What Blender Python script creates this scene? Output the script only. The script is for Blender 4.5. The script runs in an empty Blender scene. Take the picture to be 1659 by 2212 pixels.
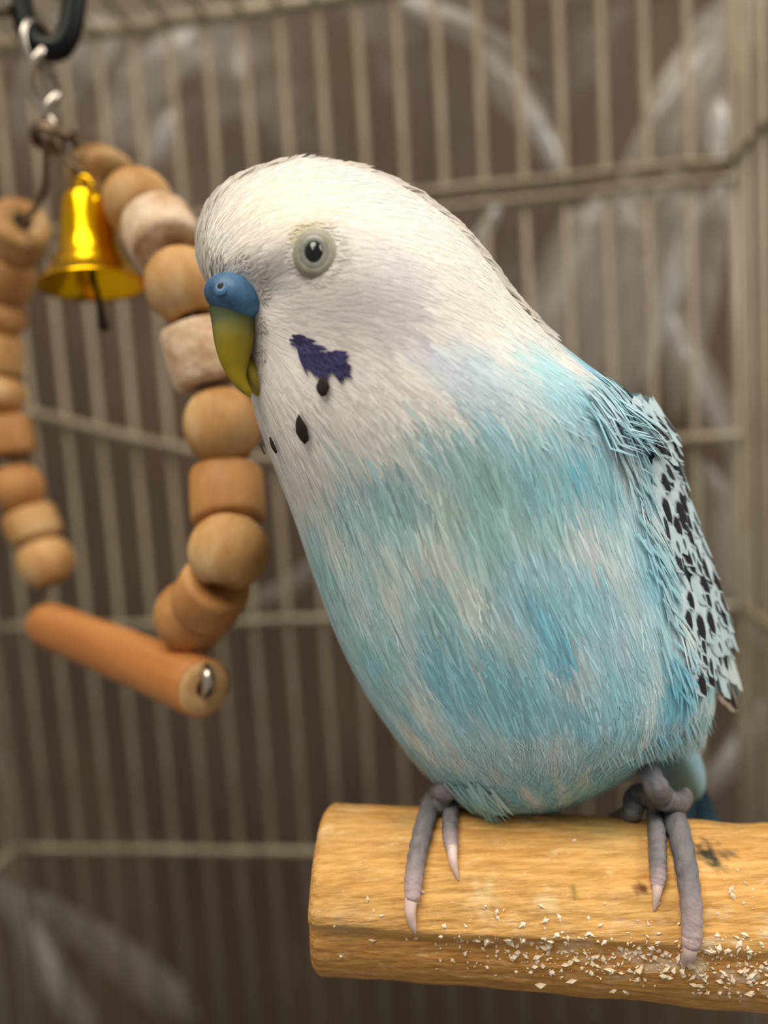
import bpy, math, random
import numpy as np
from mathutils import Vector, Matrix, noise
from mathutils.bvhtree import BVHTree

random.seed(7)
rng = np.random.default_rng(7)
S = bpy.context.scene
COL = S.collection

# ------------------------------------------------------------------ camera
FPX, CX, CY = 1661.0, 829.5, 1106.0          # focal length and centre in pixels of the 1659x2212 frame
CAM = Vector((0.0, 0.0, 0.35))
PITCH, ROLL = math.radians(-6.0), math.radians(3.6)
F = Vector((0, math.cos(PITCH), math.sin(PITCH)))
R0 = Vector((1, 0, 0))
U0 = R0.cross(F)
U = U0 * math.cos(ROLL) + R0 * math.sin(ROLL)
R = R0 * math.cos(ROLL) - U0 * math.sin(ROLL)
cam_data = bpy.data.cameras.new('camera')
cam = bpy.data.objects.new('camera', cam_data)
COL.objects.link(cam)
cam.matrix_world = Matrix((
    (R.x, U.x, -F.x, CAM.x), (R.y, U.y, -F.y, CAM.y), (R.z, U.z, -F.z, CAM.z), (0, 0, 0, 1)))
cam_data.sensor_fit = 'VERTICAL'
cam_data.sensor_height = 36.0
cam_data.sensor_width = 27.0
cam_data.lens = 36.0 * FPX / 2212.0
cam_data.clip_start = 0.005
cam_data.clip_end = 20
cam_data.dof.use_dof = True
cam_data.dof.focus_distance = 0.081
cam_data.dof.aperture_fstop = 10.0
S.camera = cam

# ------------------------------------------------------------------ world, lights, exposure
w = bpy.data.worlds.new('room_light')
S.world = w
w.use_nodes = True
w.node_tree.nodes['Background'].inputs[0].default_value = (1.0, 0.93, 0.84, 1)
w.node_tree.nodes['Background'].inputs[1].default_value = 0.36

def area(name, loc, target, size, power, col):
    l = bpy.data.lights.new(name, 'AREA')
    l.shape = 'DISK'
    l.size = size
    l.energy = power
    l.color = col
    o = bpy.data.objects.new(name, l)
    COL.objects.link(o)
    o.location = loc
    o.rotation_euler = (Vector(target) - Vector(loc)).to_track_quat('-Z', 'Y').to_euler()
    return o

area('ceiling_lamp', (-0.10, -0.12, 0.86), (0.02, 0.09, 0.34), 0.42, 4.8, (1.0, 0.92, 0.80))
area('window_light', (0.62, 0.02, 0.80), (0.06, 0.15, 0.36), 0.45, 5.0, (1.0, 0.96, 0.92))

S.view_settings.view_transform = 'Standard'
S.view_settings.look = 'None'
S.view_settings.gamma = 1.0
S.view_settings.use_curve_mapping = False
S.view_settings.exposure = -0.12

# ------------------------------------------------------------------ helpers
def lin(c):
    c = np.asarray(c, dtype=float) / 255.0
    return np.where(c <= 0.04045, c / 12.92, ((c + 0.055) / 1.055) ** 2.4)

def rgb(*c):
    v = lin(c)
    return (float(v[0]), float(v[1]), float(v[2]), 1.0)

def P(px, py, z):
    """point of the place at depth z (millimetres from the lens) in the direction of a pixel"""
    z = z / 1000.0
    return CAM + F * z + R * ((px - CX) / FPX * z) - U * ((py - CY) / FPX * z)

def ray(px, py):
    return (F + R * ((px - CX) / FPX) - U * ((py - CY) / FPX)).normalized()

def mm(v):
    return v / 1000.0

def tag(o, label=None, cat=None, group=None, kind=None):
    if label: o['label'] = label
    if cat: o['category'] = cat
    if group: o['group'] = group
    if kind: o['kind'] = kind
    return o

def empty(name, loc, label, cat):
    o = bpy.data.objects.new(name, None)
    o.empty_display_size = 0.01
    COL.objects.link(o)
    o.location = loc
    bpy.context.view_layer.update()
    return tag(o, label, cat)

def mesh(name, verts, faces, smooth=True):
    me = bpy.data.meshes.new(name)
    me.from_pydata([tuple(v) for v in verts], [], faces)
    if smooth:
        me.polygons.foreach_set('use_smooth', [True] * len(me.polygons))
    me.update()
    return me

def world_of(o):
    m = Matrix.Translation(o.location) if o.rotation_mode and o.type == 'EMPTY' else o.matrix_basis.copy()
    return world_of(o.parent) @ o.matrix_parent_inverse @ m if o.parent else m

def link(name, me, mat, parent=None, matrix=None):
    o = bpy.data.objects.new(name, me)
    COL.objects.link(o)
    if mat is not None and len(me.materials) == 0:
        me.materials.append(mat)
    if parent is not None:
        o.parent = parent
        o.matrix_parent_inverse = world_of(parent).inverted()
    if matrix is not None:
        o.matrix_basis = matrix
    return o

def frames(pts):
    pts = [Vector(p) for p in pts]
    n = len(pts)
    T = []
    for i in range(n):
        a = pts[max(i - 1, 0)]; b = pts[min(i + 1, n - 1)]
        T.append((b - a).normalized())
    ref = Vector((0, 0, 1)) if abs(T[0].z) < 0.9 else Vector((1, 0, 0))
    N = [(ref - T[0] * ref.dot(T[0])).normalized()]
    for i in range(1, n):
        v = N[-1] - T[i] * N[-1].dot(T[i])
        N.append(v.normalized())
    return pts, T, N

def tube(pts, rad, seg=12, closed=False, flat=1.0):
    pts, T, N = frames(pts)
    n = len(pts)
    if not hasattr(rad, '__len__'):
        rad = [rad] * n
    V, Fc = [], []
    for i in range(n):
        B = T[i].cross(N[i])
        for k in range(seg):
            a = 2 * math.pi * k / seg
            V.append(pts[i] + N[i] * (math.cos(a) * rad[i]) + B * (math.sin(a) * rad[i] * flat))
    for i in range(n if closed else n - 1):
        j = (i + 1) % n
        for k in range(seg):
            l = (k + 1) % seg
            Fc.append((i * seg + k, i * seg + l, j * seg + l, j * seg + k))
    if not closed:
        Fc.append(tuple(reversed(range(seg))))
        Fc.append(tuple(range((n - 1) * seg, n * seg)))
    return V, Fc

def join(parts):
    V, Fc = [], []
    for v, f in parts:
        o = len(V)
        V += list(v)
        Fc += [tuple(i + o for i in q) for q in f]
    return V, Fc

def catmull(P_, n):
    """resample control rows (k x d) at n places"""
    P_ = np.asarray(P_, float)
    k = len(P_)
    Q = np.vstack([2 * P_[0] - P_[1], P_, 2 * P_[-1] - P_[-2]])
    u = np.linspace(0, k - 1, n)
    i = np.minimum(u.astype(int), k - 2)
    t = (u - i)[:, None]
    p0, p1, p2, p3 = Q[i], Q[i + 1], Q[i + 2], Q[i + 3]
    return 0.5 * (2 * p1 + (p2 - p0) * t + (2 * p0 - 5 * p1 + 4 * p2 - p3) * t ** 2 + (3 * p1 - p0 - 3 * p2 + p3) * t ** 3)

def path(pts, n):
    return [Vector(r) for r in catmull([tuple(p) for p in pts], n)]

def lathe(profile, seg=32):
    """profile: (axis, radius) rows, axis along local Z; both ends closed when radius is 0"""
    V, Fc = [], []
    n = len(profile)
    for z, r in profile:
        for k in range(seg):
            a = 2 * math.pi * k / seg
            V.append((r * math.cos(a), r * math.sin(a), z))
    for i in range(n - 1):
        for k in range(seg):
            l = (k + 1) % seg
            Fc.append((i * seg + k, i * seg + l, (i + 1) * seg + l, (i + 1) * seg + k))
    return V, Fc

def align(loc, axis, scale=1.0, spin=0.0):
    q = Vector(axis).normalized().to_track_quat('Z', 'Y')
    return Matrix.Translation(loc) @ q.to_matrix().to_4x4() @ Matrix.Rotation(spin, 4, 'Z') @ Matrix.Scale(scale, 4)

# ------------------------------------------------------------------ materials
def mat(name, base=(0.5, 0.5, 0.5, 1), rough=0.6, metal=0.0, spec=0.5):
    m = bpy.data.materials.new(name)
    m.use_nodes = True
    b = m.node_tree.nodes['Principled BSDF']
    b.inputs['Base Color'].default_value = base
    b.inputs['Roughness'].default_value = rough
    b.inputs['Metallic'].default_value = metal
    b.inputs['Specular IOR Level'].default_value = spec
    return m, m.node_tree.nodes, m.node_tree.links, b

def noisy(name, stops, scale=40, stretch=(1, 1, 1), rough=0.6, metal=0.0, spec=0.4, bump=0.0, detail=6, bscale=None, bdist=0.0005):
    m, N, L, b = mat(name, rough=rough, metal=metal, spec=spec)
    tc = N.new('ShaderNodeTexCoord')
    mp = N.new('ShaderNodeMapping')
    mp.inputs['Scale'].default_value = stretch
    L.new(tc.outputs['Object'], mp.inputs[0])
    nz = N.new('ShaderNodeTexNoise')
    nz.inputs['Scale'].default_value = scale
    nz.inputs['Detail'].default_value = detail
    nz.inputs['Roughness'].default_value = 0.62
    L.new(mp.outputs[0], nz.inputs['Vector'])
    cr = N.new('ShaderNodeValToRGB')
    e = cr.color_ramp.elements
    e[0].position, e[0].color = stops[0]
    e[1].position, e[1].color = stops[-1]
    for p, c in stops[1:-1]:
        q = e.new(p); q.color = c
    L.new(nz.outputs['Fac'], cr.inputs[0])
    L.new(cr.outputs[0], b.inputs['Base Color'])
    if bump:
        nb = N.new('ShaderNodeTexNoise')
        nb.inputs['Scale'].default_value = bscale or scale * 3
        nb.inputs['Detail'].default_value = 8
        L.new(mp.outputs[0], nb.inputs['Vector'])
        bp = N.new('ShaderNodeBump')
        bp.inputs['Strength'].default_value = bump
        bp.inputs['Distance'].default_value = bdist
        L.new(nb.outputs['Fac'], bp.inputs['Height'])
        L.new(bp.outputs[0], b.inputs['Normal'])
    return m

M_bead = noisy('bead_wood', [(0.30, rgb(158, 108, 54)), (0.52, rgb(188, 144, 88)), (0.72, rgb(210, 178, 132))], 150, (1, 1, 0.5), 0.62, bump=0.25)
M_bead_o = noisy('bead_wood_amber', [(0.30, rgb(150, 98, 46)), (0.55, rgb(184, 132, 76)), (0.75, rgb(206, 166, 114))], 120, (1, 1, 0.4), 0.6, bump=0.2)
M_bead_p = noisy('bead_wood_chewed', [(0.32, rgb(172, 132, 96)), (0.50, rgb(204, 174, 142)), (0.68, rgb(226, 206, 182))], 240, (1, 1, 1), 0.8, bump=0.7)
M_dowel = noisy('dowel_wood', [(0.30, rgb(160, 98, 46)), (0.55, rgb(182, 118, 60)), (0.75, rgb(200, 142, 86))], 160, (1, 1, 0.08), 0.6, bump=0.25)
M_dowel_end = noisy('dowel_end_grain', [(0.3, rgb(184, 140, 88)), (0.7, rgb(214, 176, 124))], 300, (1, 1, 1), 0.8)
M_hole = mat('dark_hole', rgb(36, 24, 16), 0.9)[0]
M_black = mat('black_plastic', rgb(9, 10, 10), 0.42, 0, 0.25)[0]
M_steel = mat('steel_wire', rgb(196, 188, 176), 0.28, 1.0)[0]
M_wire_dark = mat('dull_wire', rgb(122, 104, 84), 0.42, 0.9)[0]
M_brass = noisy('bell_brass', [(0.3, rgb(236, 172, 6)), (0.7, rgb(252, 204, 30))], 60, (1, 1, 1), 0.20, 1.0, bump=0.12, bscale=120, bdist=0.001)
M_clapper = mat('clapper_iron', rgb(44, 38, 30), 0.5, 0.6)[0]
M_cage = noisy('cream_cage_enamel', [(0.3, rgb(132, 120, 96)), (0.7, rgb(178, 167, 142))], 90, (1, 1, 0.3), 0.38, 0.0, 0.5)
M_wallb = noisy('brown_wall_paint', [(0.28, rgb(52, 38, 25)), (0.5, rgb(66, 50, 34)), (0.72, rgb(86, 67, 48))], 9, (1, 1, 0.5), 0.8, detail=3)

def plastic(name, density, colr=(0.80, 0.72, 0.60, 1), rough=0.16, gloss=0.10):
    m = bpy.data.materials.new(name)
    m.use_nodes = True
    N, L = m.node_tree.nodes, m.node_tree.links
    N.clear()
    out = N.new('ShaderNodeOutputMaterial')
    tr = N.new('ShaderNodeBsdfTransparent')
    tr.inputs[0].default_value = (0.97, 0.965, 0.95, 1)
    df = N.new('ShaderNodeBsdfDiffuse'); df.inputs[0].default_value = colr
    tl = N.new('ShaderNodeBsdfTranslucent'); tl.inputs[0].default_value = colr
    gl = N.new('ShaderNodeBsdfGlossy'); gl.inputs['Roughness'].default_value = rough
    m1 = N.new('ShaderNodeMixShader'); m1.inputs[0].default_value = 0.5
    L.new(df.outputs[0], m1.inputs[1]); L.new(tl.outputs[0], m1.inputs[2])
    m2 = N.new('ShaderNodeMixShader'); m2.inputs[0].default_value = density
    L.new(tr.outputs[0], m2.inputs[1]); L.new(m1.outputs[0], m2.inputs[2])
    m3 = N.new('ShaderNodeMixShader'); m3.inputs[0].default_value = gloss
    L.new(m2.outputs[0], m3.inputs[1]); L.new(gl.outputs[0], m3.inputs[2])
    L.new(m3.outputs[0], out.inputs['Surface'])
    tc = N.new('ShaderNodeTexCoord')
    nz = N.new('ShaderNodeTexNoise'); nz.inputs['Scale'].default_value = 28; nz.inputs['Detail'].default_value = 5
    L.new(tc.outputs['Object'], nz.inputs['Vector'])
    bp = N.new('ShaderNodeBump'); bp.inputs['Strength'].default_value = 0.6; bp.inputs['Distance'].default_value = 0.004
    L.new(nz.outputs['Fac'], bp.inputs['Height'])
    L.new(bp.outputs[0], gl.inputs['Normal'])
    return m

M_film = plastic('clear_plastic_film', 0.035, rough=0.35, gloss=0.035)
M_roof_haze = plastic('roof_haze_film', 0.20, rough=0.35, gloss=0.05)  # density raised to imitate the bright haze at the roof
M_fold = plastic('gathered_plastic_film', 0.32, (0.86, 0.81, 0.74, 1), 0.42, 0.08)  # gathered film; its density and pale tint also paint in light streaks
M_crease_glint = plastic('crease_highlight_film', 0.75, (0.92, 0.92, 0.95, 1), 0.3, 0.2)  # whiter and denser, painting specular streaks along the creases

def attr_mat(name, rough, spec=0.3, sheen=0.0, transl=0.0, bump=0.0, bscale=900, bdist=0.0003, stretch=None, sss=0.0):
    m, N, L, b = mat(name, rough=rough, spec=spec)
    at = N.new('ShaderNodeAttribute'); at.attribute_name = 'Col'
    L.new(at.outputs['Color'], b.inputs['Base Color'])
    b.inputs['Sheen Weight'].default_value = sheen
    if sss:
        b.inputs['Subsurface Weight'].default_value = sss
        b.inputs['Subsurface Radius'].default_value = (0.0012, 0.0008, 0.0006)
        b.inputs['Subsurface Scale'].default_value = 1.0
    if transl:
        out = N['Material Output']
        tl = N.new('ShaderNodeBsdfTranslucent')
        L.new(at.outputs['Color'], tl.inputs[0])
        mx = N.new('ShaderNodeMixShader'); mx.inputs[0].default_value = transl
        L.new(b.outputs[0], mx.inputs[1]); L.new(tl.outputs[0], mx.inputs[2])
        L.new(mx.outputs[0], out.inputs['Surface'])
    if bump:
        tc = N.new('ShaderNodeTexCoord')
        src = tc.outputs['Object']
        if stretch:
            mp = N.new('ShaderNodeMapping'); mp.inputs['Scale'].default_value = stretch
            L.new(src, mp.inputs[0]); src = mp.outputs[0]
        nb = N.new('ShaderNodeTexNoise'); nb.inputs['Scale'].default_value = bscale; nb.inputs['Detail'].default_value = 8
        L.new(src, nb.inputs['Vector'])
        bp = N.new('ShaderNodeBump'); bp.inputs['Strength'].default_value = bump; bp.inputs['Distance'].default_value = bdist
        L.new(nb.outputs['Fac'], bp.inputs['Height'])
        L.new(bp.outputs[0], b.inputs['Normal'])
    return m

M_plume = attr_mat('feather_plumage', 0.9, 0.1, 0.2, 0.10)
M_tips = attr_mat('loose_feather_tips', 0.9, 0.1, 0.2, 0.5)
M_skin = attr_mat('feather_undercoat', 0.9, 0.1)
M_foot = attr_mat('scaly_foot_skin', 0.6, 0.3, bump=0.6, bscale=1400, bdist=0.0003)
M_perchm = attr_mat('perch_wood', 0.8, 0.2, bump=0.9, bscale=1500, bdist=0.00035, stretch=(0.16, 1, 1))
_N, _L = M_perchm.node_tree.nodes, M_perchm.node_tree.links
_tc = _N.new('ShaderNodeTexCoord'); _mp = _N.new('ShaderNodeMapping'); _mp.inputs['Scale'].default_value = (0.12, 1, 1)
_nz = _N.new('ShaderNodeTexNoise'); _nz.inputs['Scale'].default_value = 1900; _nz.inputs['Detail'].default_value = 6; _nz.inputs['Roughness'].default_value = 0.7
_L.new(_tc.outputs['Object'], _mp.inputs[0]); _L.new(_mp.outputs[0], _nz.inputs['Vector'])
_cr = _N.new('ShaderNodeValToRGB')
_cr.color_ramp.elements[0].position = 0.32; _cr.color_ramp.elements[0].color = (0.62, 0.52, 0.42, 1)
_cr.color_ramp.elements[1].position = 0.62; _cr.color_ramp.elements[1].color = (1.12, 1.1, 1.08, 1)
_L.new(_nz.outputs['Fac'], _cr.inputs[0])
_mx = _N.new('ShaderNodeMix'); _mx.data_type = 'RGBA'; _mx.blend_type = 'MULTIPLY'; _mx.inputs[0].default_value = 0.8
_at = [q for q in _N if q.bl_idname == 'ShaderNodeAttribute'][0]
_L.new(_at.outputs['Color'], _mx.inputs[6]); _L.new(_cr.outputs[0], _mx.inputs[7])
_mp2 = _N.new('ShaderNodeMapping'); _mp2.inputs['Scale'].default_value = (0.35, 1, 1)
_nz2 = _N.new('ShaderNodeTexNoise'); _nz2.inputs['Scale'].default_value = 620; _nz2.inputs['Detail'].default_value = 9; _nz2.inputs['Roughness'].default_value = 0.75
_L.new(_tc.outputs['Object'], _mp2.inputs[0]); _L.new(_mp2.outputs[0], _nz2.inputs['Vector'])
_cr2 = _N.new('ShaderNodeValToRGB')                       # scattered pale raised fibres
_cr2.color_ramp.elements[0].position = 0.56; _cr2.color_ramp.elements[0].color = (0, 0, 0, 1)
_cr2.color_ramp.elements[1].position = 0.70; _cr2.color_ramp.elements[1].color = (0.75, 0.75, 0.75, 1)
_L.new(_nz2.outputs['Fac'], _cr2.inputs[0])
_mx2 = _N.new('ShaderNodeMix'); _mx2.data_type = 'RGBA'
_L.new(_cr2.outputs[0], _mx2.inputs[0]); _L.new(_mx.outputs[2], _mx2.inputs[6]); _mx2.inputs[7].default_value = rgb(232, 200, 148)
_L.new(_mx2.outputs[2], _N['Principled BSDF'].inputs['Base Color'])
M_claw = noisy('claw_horn', [(0.3, rgb(196, 168, 160)), (0.7, rgb(222, 200, 190))], 400, (1, 1, 1), 0.4)
M_cere = noisy('blue_cere', [(0.32, rgb(48, 78, 112)), (0.55, rgb(66, 110, 148)), (0.75, rgb(92, 142, 176))], 260, (1, 1, 1), 0.48, bump=0.3, bscale=700, bdist=0.0003)
M_eye = mat('eye_pupil', rgb(14, 13, 14), 0.07, 0, 0.6)[0]
M_iris = noisy('eye_iris', [(0.3, rgb(116, 118, 110)), (0.7, rgb(150, 152, 142))], 500, (1, 1, 1), 0.35)
M_lid = noisy('eyelid_skin', [(0.3, rgb(128, 124, 104)), (0.7, rgb(164, 160, 142))], 700, (1, 1, 1), 0.6, bump=0.3, bscale=1500, bdist=0.0002)

def set_col(me, cols):
    a = me.color_attributes.new('Col', 'FLOAT_COLOR', 'POINT')
    c = np.ones((len(me.vertices), 4)); c[:, :3] = cols
    a.data.foreach_set('color', c.ravel())

# ------------------------------------------------------------------ the setting
# the wall behind the cage
bw = 11.0
wall_yaw = math.radians(8.0)
T = Vector((math.cos(wall_yaw), -math.sin(wall_yaw), 0))     # along the cage's rear side, rightwards
Nn = Vector((math.sin(wall_yaw), math.cos(wall_yaw), 0))     # away from the camera
B0 = P(1200, 1106, 225)
UPZ = Vector((0, 0, 1))

def wpt(px, py, off=0.0):
    """point on the cage's rear side (offset metres outward) seen towards a pixel"""
    d = ray(px, py)
    t = (B0 + Nn * off - CAM).dot(Nn) / d.dot(Nn)
    return CAM + d * t

def tcoord(p):
    return (p - B0).dot(T)

wv = []
wb = B0 + Nn * 0.16
for a, z in ((-0.9, -0.4), (0.9, -0.4), (0.9, 1.0), (-0.9, 1.0)):
    wv.append(wb + T * a + UPZ * z)
for a, z in ((-0.9, -0.4), (0.9, -0.4), (0.9, 1.0), (-0.9, 1.0)):
    wv.append(wb + Nn * 0.05 + T * a + UPZ * z)
o = link('wall_back', mesh('wall_back', wv, [(0, 1, 2, 3), (7, 6, 5, 4), (0, 4, 5, 1), (1, 5, 6, 2), (2, 6, 7, 3), (3, 7, 4, 0)], False), M_wallb)
tag(o, 'dark brown wall behind the wire cage', 'wall', kind='structure')

# cage
z_roof = wpt(520, 26).z
z_low = 0.13
t_right = tcoord(wpt(1592, 1106))
t_left = tcoord(wpt(-20, 1106))
cage = empty('bird_cage', (B0.x, B0.y, z_low), 'cream enamelled wire bird cage with upright bars and cross wires', 'cage')
RW = 0.00102
uv_, uf_ = tube([(0, 0, z_low), (0, 0, (z_low + z_roof) / 2), (0, 0, z_roof)], RW, 10)
me_up = mesh('upright_wire', uv_, uf_)
me_up.materials.append(M_cage)
SP = 0.0111
nb = int((t_right - t_left) / SP) + 1
for k in range(1, nb + 1):
    p = B0 + T * (t_right - k * SP)
    link('upright_wire', me_up, None, cage, Matrix.Translation((p.x, p.y, 0)))
corner = B0 + T * (t_right + 0.0005)
for k in range(14):                                        # right side, running towards the camera
    p = corner - Nn * (0.0100 + k * SP)
    link('upright_wire', me_up, None, cage, Matrix.Translation((p.x, p.y, 0)))
cl = B0 + T * (t_left - 0.004)
for k in range(12):                                        # left side
    p = cl - Nn * (0.006 + k * SP)
    link('upright_wire', me_up, None, cage, Matrix.Translation((p.x, p.y, 0)))
for c_, r_ in ((corner, 0.0013), (cl, 0.0013)):
    v, f = tube([(c_.x, c_.y, z_low), (c_.x, c_.y, z_roof)], r_, 12)
    link('corner_post', mesh('corner_post', v, f), M_cage, cage)
# cross wires (two close wires at each level)
def cross(a, b, r, n=24, wob=0.0):
    pts = []
    for i in range(n + 1):
        t = i / n
        p = a.lerp(b, t)
        pts.append(p + UPZ * (noise.noise(p * 60) * wob))
    v, f = tube(pts, r, 8)
    return link('cross_wire', mesh('cross_wire', v, f), M_cage, cage)

levels = [wpt(1150, 392).z, wpt(620, 1335).z, wpt(300, 1828).z]
for zz in levels:
    a = cl.copy(); b = corner.copy(); a.z = b.z = zz
    off = -Nn * (RW * 1.7)
    cross(a + off, b + off, 0.00105, wob=0.0006)
    if zz == levels[0]:
        dz = UPZ * 0.0050
        cross(a + off - dz, b + off - dz, 0.00095, wob=0.0006)
    cross(b, b - Nn * 0.16, 0.0013)
    cross(a, a - Nn * 0.13, 0.0013)
# the middle wire that sags towards the middle of the rear side
a = wpt(30, 880) - Nn * 0.002
b = wpt(470, 978) - Nn * 0.002
c2 = wpt(900, 985) - Nn * 0.002
d2 = wpt(1592, 940) - Nn * 0.002
pts = path([a, b, c2, d2], 40)
v, f = tube(pts, 0.0014, 8)
link('cross_wire', mesh('cross_wire', v, f), M_cage, cage)
# roof wires
roof_back_l = Vector((cl.x, cl.y, z_roof)); roof_back_r = Vector((corner.x, corner.y, z_roof))
v, f = tube([roof_back_l, roof_back_r], 0.0019, 10)
link('roof_rim', mesh('roof_rim', v, f), M_cage, cage)
rv, rf = tube([(0, 0, 0), tuple(-Nn * 0.08 + UPZ * 0.0), tuple(-Nn * 0.17)], RW, 8)
me_rw = mesh('roof_wire', rv, rf); me_rw.materials.append(M_cage)
for k in range(nb + 1):
    p = B0 + T * (t_right - k * SP)
    link('roof_wire', me_rw, None, cage, Matrix.Translation((p.x, p.y, z_roof)))
for dd in (0.045, 0.1):
    v, f = tube([roof_back_l - Nn * dd + UPZ * 0.002, roof_back_r - Nn * dd + UPZ * 0.002], 0.0014, 8)
    link('roof_cross_wire', mesh('roof_cross_wire', v, f), M_cage, cage)

# tray at the foot of the cage
ta, tb = cl - Nn * 0.0, corner - Nn * 0.0
tv = []
for dz_, gr in ((0.0, 0.0), (-0.022, 0.0), (-0.022, -0.004), (-0.002, -0.004)):
    for q, sx_, sy_ in ((ta, -1, 1), (tb, 1, 1), (tb - Nn * 0.17, 1, -1), (ta - Nn * 0.17, -1, -1)):
        p = q + T * sx_ * (0.004 + gr) + Nn * sy_ * (0.004 + gr)
        tv.append((p.x, p.y, z_low + dz_))
tf = [(0, 1, 5, 4), (1, 2, 6, 5), (2, 3, 7, 6), (3, 0, 4, 7), (0, 12, 13, 1), (1, 13, 14, 2), (2, 14, 15, 3), (3, 15, 12, 0),
      (12, 8, 9, 13), (13, 9, 10, 14), (14, 10, 11, 15), (15, 11, 8, 12), (8, 11, 10, 9), (4, 5, 6, 7)]
M_tray = noisy('tray_plastic', [(0.3, rgb(112, 94, 72)), (0.7, rgb(134, 114, 90))], 30, (1, 1, 1), 0.5)
link('tray', mesh('tray', tv, tf, False), M_tray, cage)

# clear plastic film around the cage
film_root = empty('plastic_sheet', tuple(B0 + Nn * 0.014 + UPZ * (z_low - B0.z)), 'wrinkled clear plastic sheet wrapped around the outside of the cage', 'plastic sheet')
def film_height(a, z):
    v = Vector((a * 9, z * 5, 2.2))
    n = abs(noise.noise(v)) * 0.012 + abs(noise.noise(v * 2.7 + Vector((5, 1, 0)))) * 0.006
    n += noise.noise(Vector((a * 40 + z * 22, z * 8, 0))) * 0.0018
    return n
V, Fc = [], []
na, nz_ = 110, 110
for i in range(na + 1):
    a_ = t_left - 0.03 + (t_right - t_left + 0.05) * i / na
    for j in range(nz_ + 1):
        z_ = z_low + (z_roof + 0.012 - z_low) * j / nz_
        p = B0 + T * a_ + Nn * (0.006 + film_height(a_, z_))
        V.append((p.x, p.y, z_))
for i in range(na):
    for j in range(nz_):
        q = i * (nz_ + 1) + j
        Fc.append((q, q + 1, q + nz_ + 2, q + nz_ + 1))
link('rear_film', mesh('rear_film', V, Fc), M_film, film_root)
V, Fc = [], []
for i in range(61):
    for j in range(41):
        a_ = t_left - 0.03 + (t_right - t_left + 0.05) * i / 60
        d_ = -0.015 + 0.185 * j / 40
        p = B0 + T * a_ - Nn * d_
        V.append((p.x, p.y, z_roof + 0.005 + film_height(a_, d_ + 3) * 0.7))
for i in range(60):
    for j in range(40):
        q = i * 41 + j
        Fc.append((q, q + 1, q + 42, q + 41))
link('roof_film', mesh('roof_film', V, Fc), M_roof_haze, film_root)
V, Fc = [], []
for i in range(41):
    for j in range(61):
        d_ = -0.012 + 0.18 * i / 40
        z_ = z_low + (z_roof + 0.008 - z_low) * j / 60
        p = corner - Nn * d_ + T * (0.004 + film_height(d_ + 1, z_) * 0.7)
        V.append((p.x, p.y, z_))
for i in range(40):
    for j in range(60):
        q = i * 61 + j
        Fc.append((q, q + 1, q + 62, q + 61))
link('side_film', mesh('side_film', V, Fc), M_film, film_root)

def fold(pix, wid, off, taper=0.25, material=None):
    """a gathered crease of the film: a ridge that stands off the sheet, through pixels, half widths in px"""
    n = 26
    ctr = catmull([(p[0], p[1]) for p in pix], n)
    ws = np.interp(np.linspace(0, 1, n), np.linspace(0, 1, len(wid)), wid)
    V, Fc = [], []
    for i in range(n):
        p = wpt(ctr[i][0], ctr[i][1], off)
        q = wpt(ctr[min(i + 1, n - 1)][0], ctr[min(i + 1, n - 1)][1], off)
        q0 = wpt(ctr[max(i - 1, 0)][0], ctr[max(i - 1, 0)][1], off)
        t = (q - q0).normalized()
        s = t.cross(Nn).normalized()
        e = min(1.0, min(i, n - 1 - i) / 5 + taper)
        hw = ws[i] * 0.00019 * e
        for k in range(7):
            x = (k - 3) / 3
            h = (1 - x * x) ** 1.5 * hw * 0.30 + noise.noise(p * 140 + Vector((k, 0, 0))) * 0.0008
            V.append(p + s * (x * hw) - Nn * h)
    for i in range(n - 1):
        for k in range(6):
            Fc.append((i * 7 + k, i * 7 + k + 1, (i + 1) * 7 + k + 1, (i + 1) * 7 + k))
    return link('fold', mesh('fold', V, Fc), material or M_fold, film_root)

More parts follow.
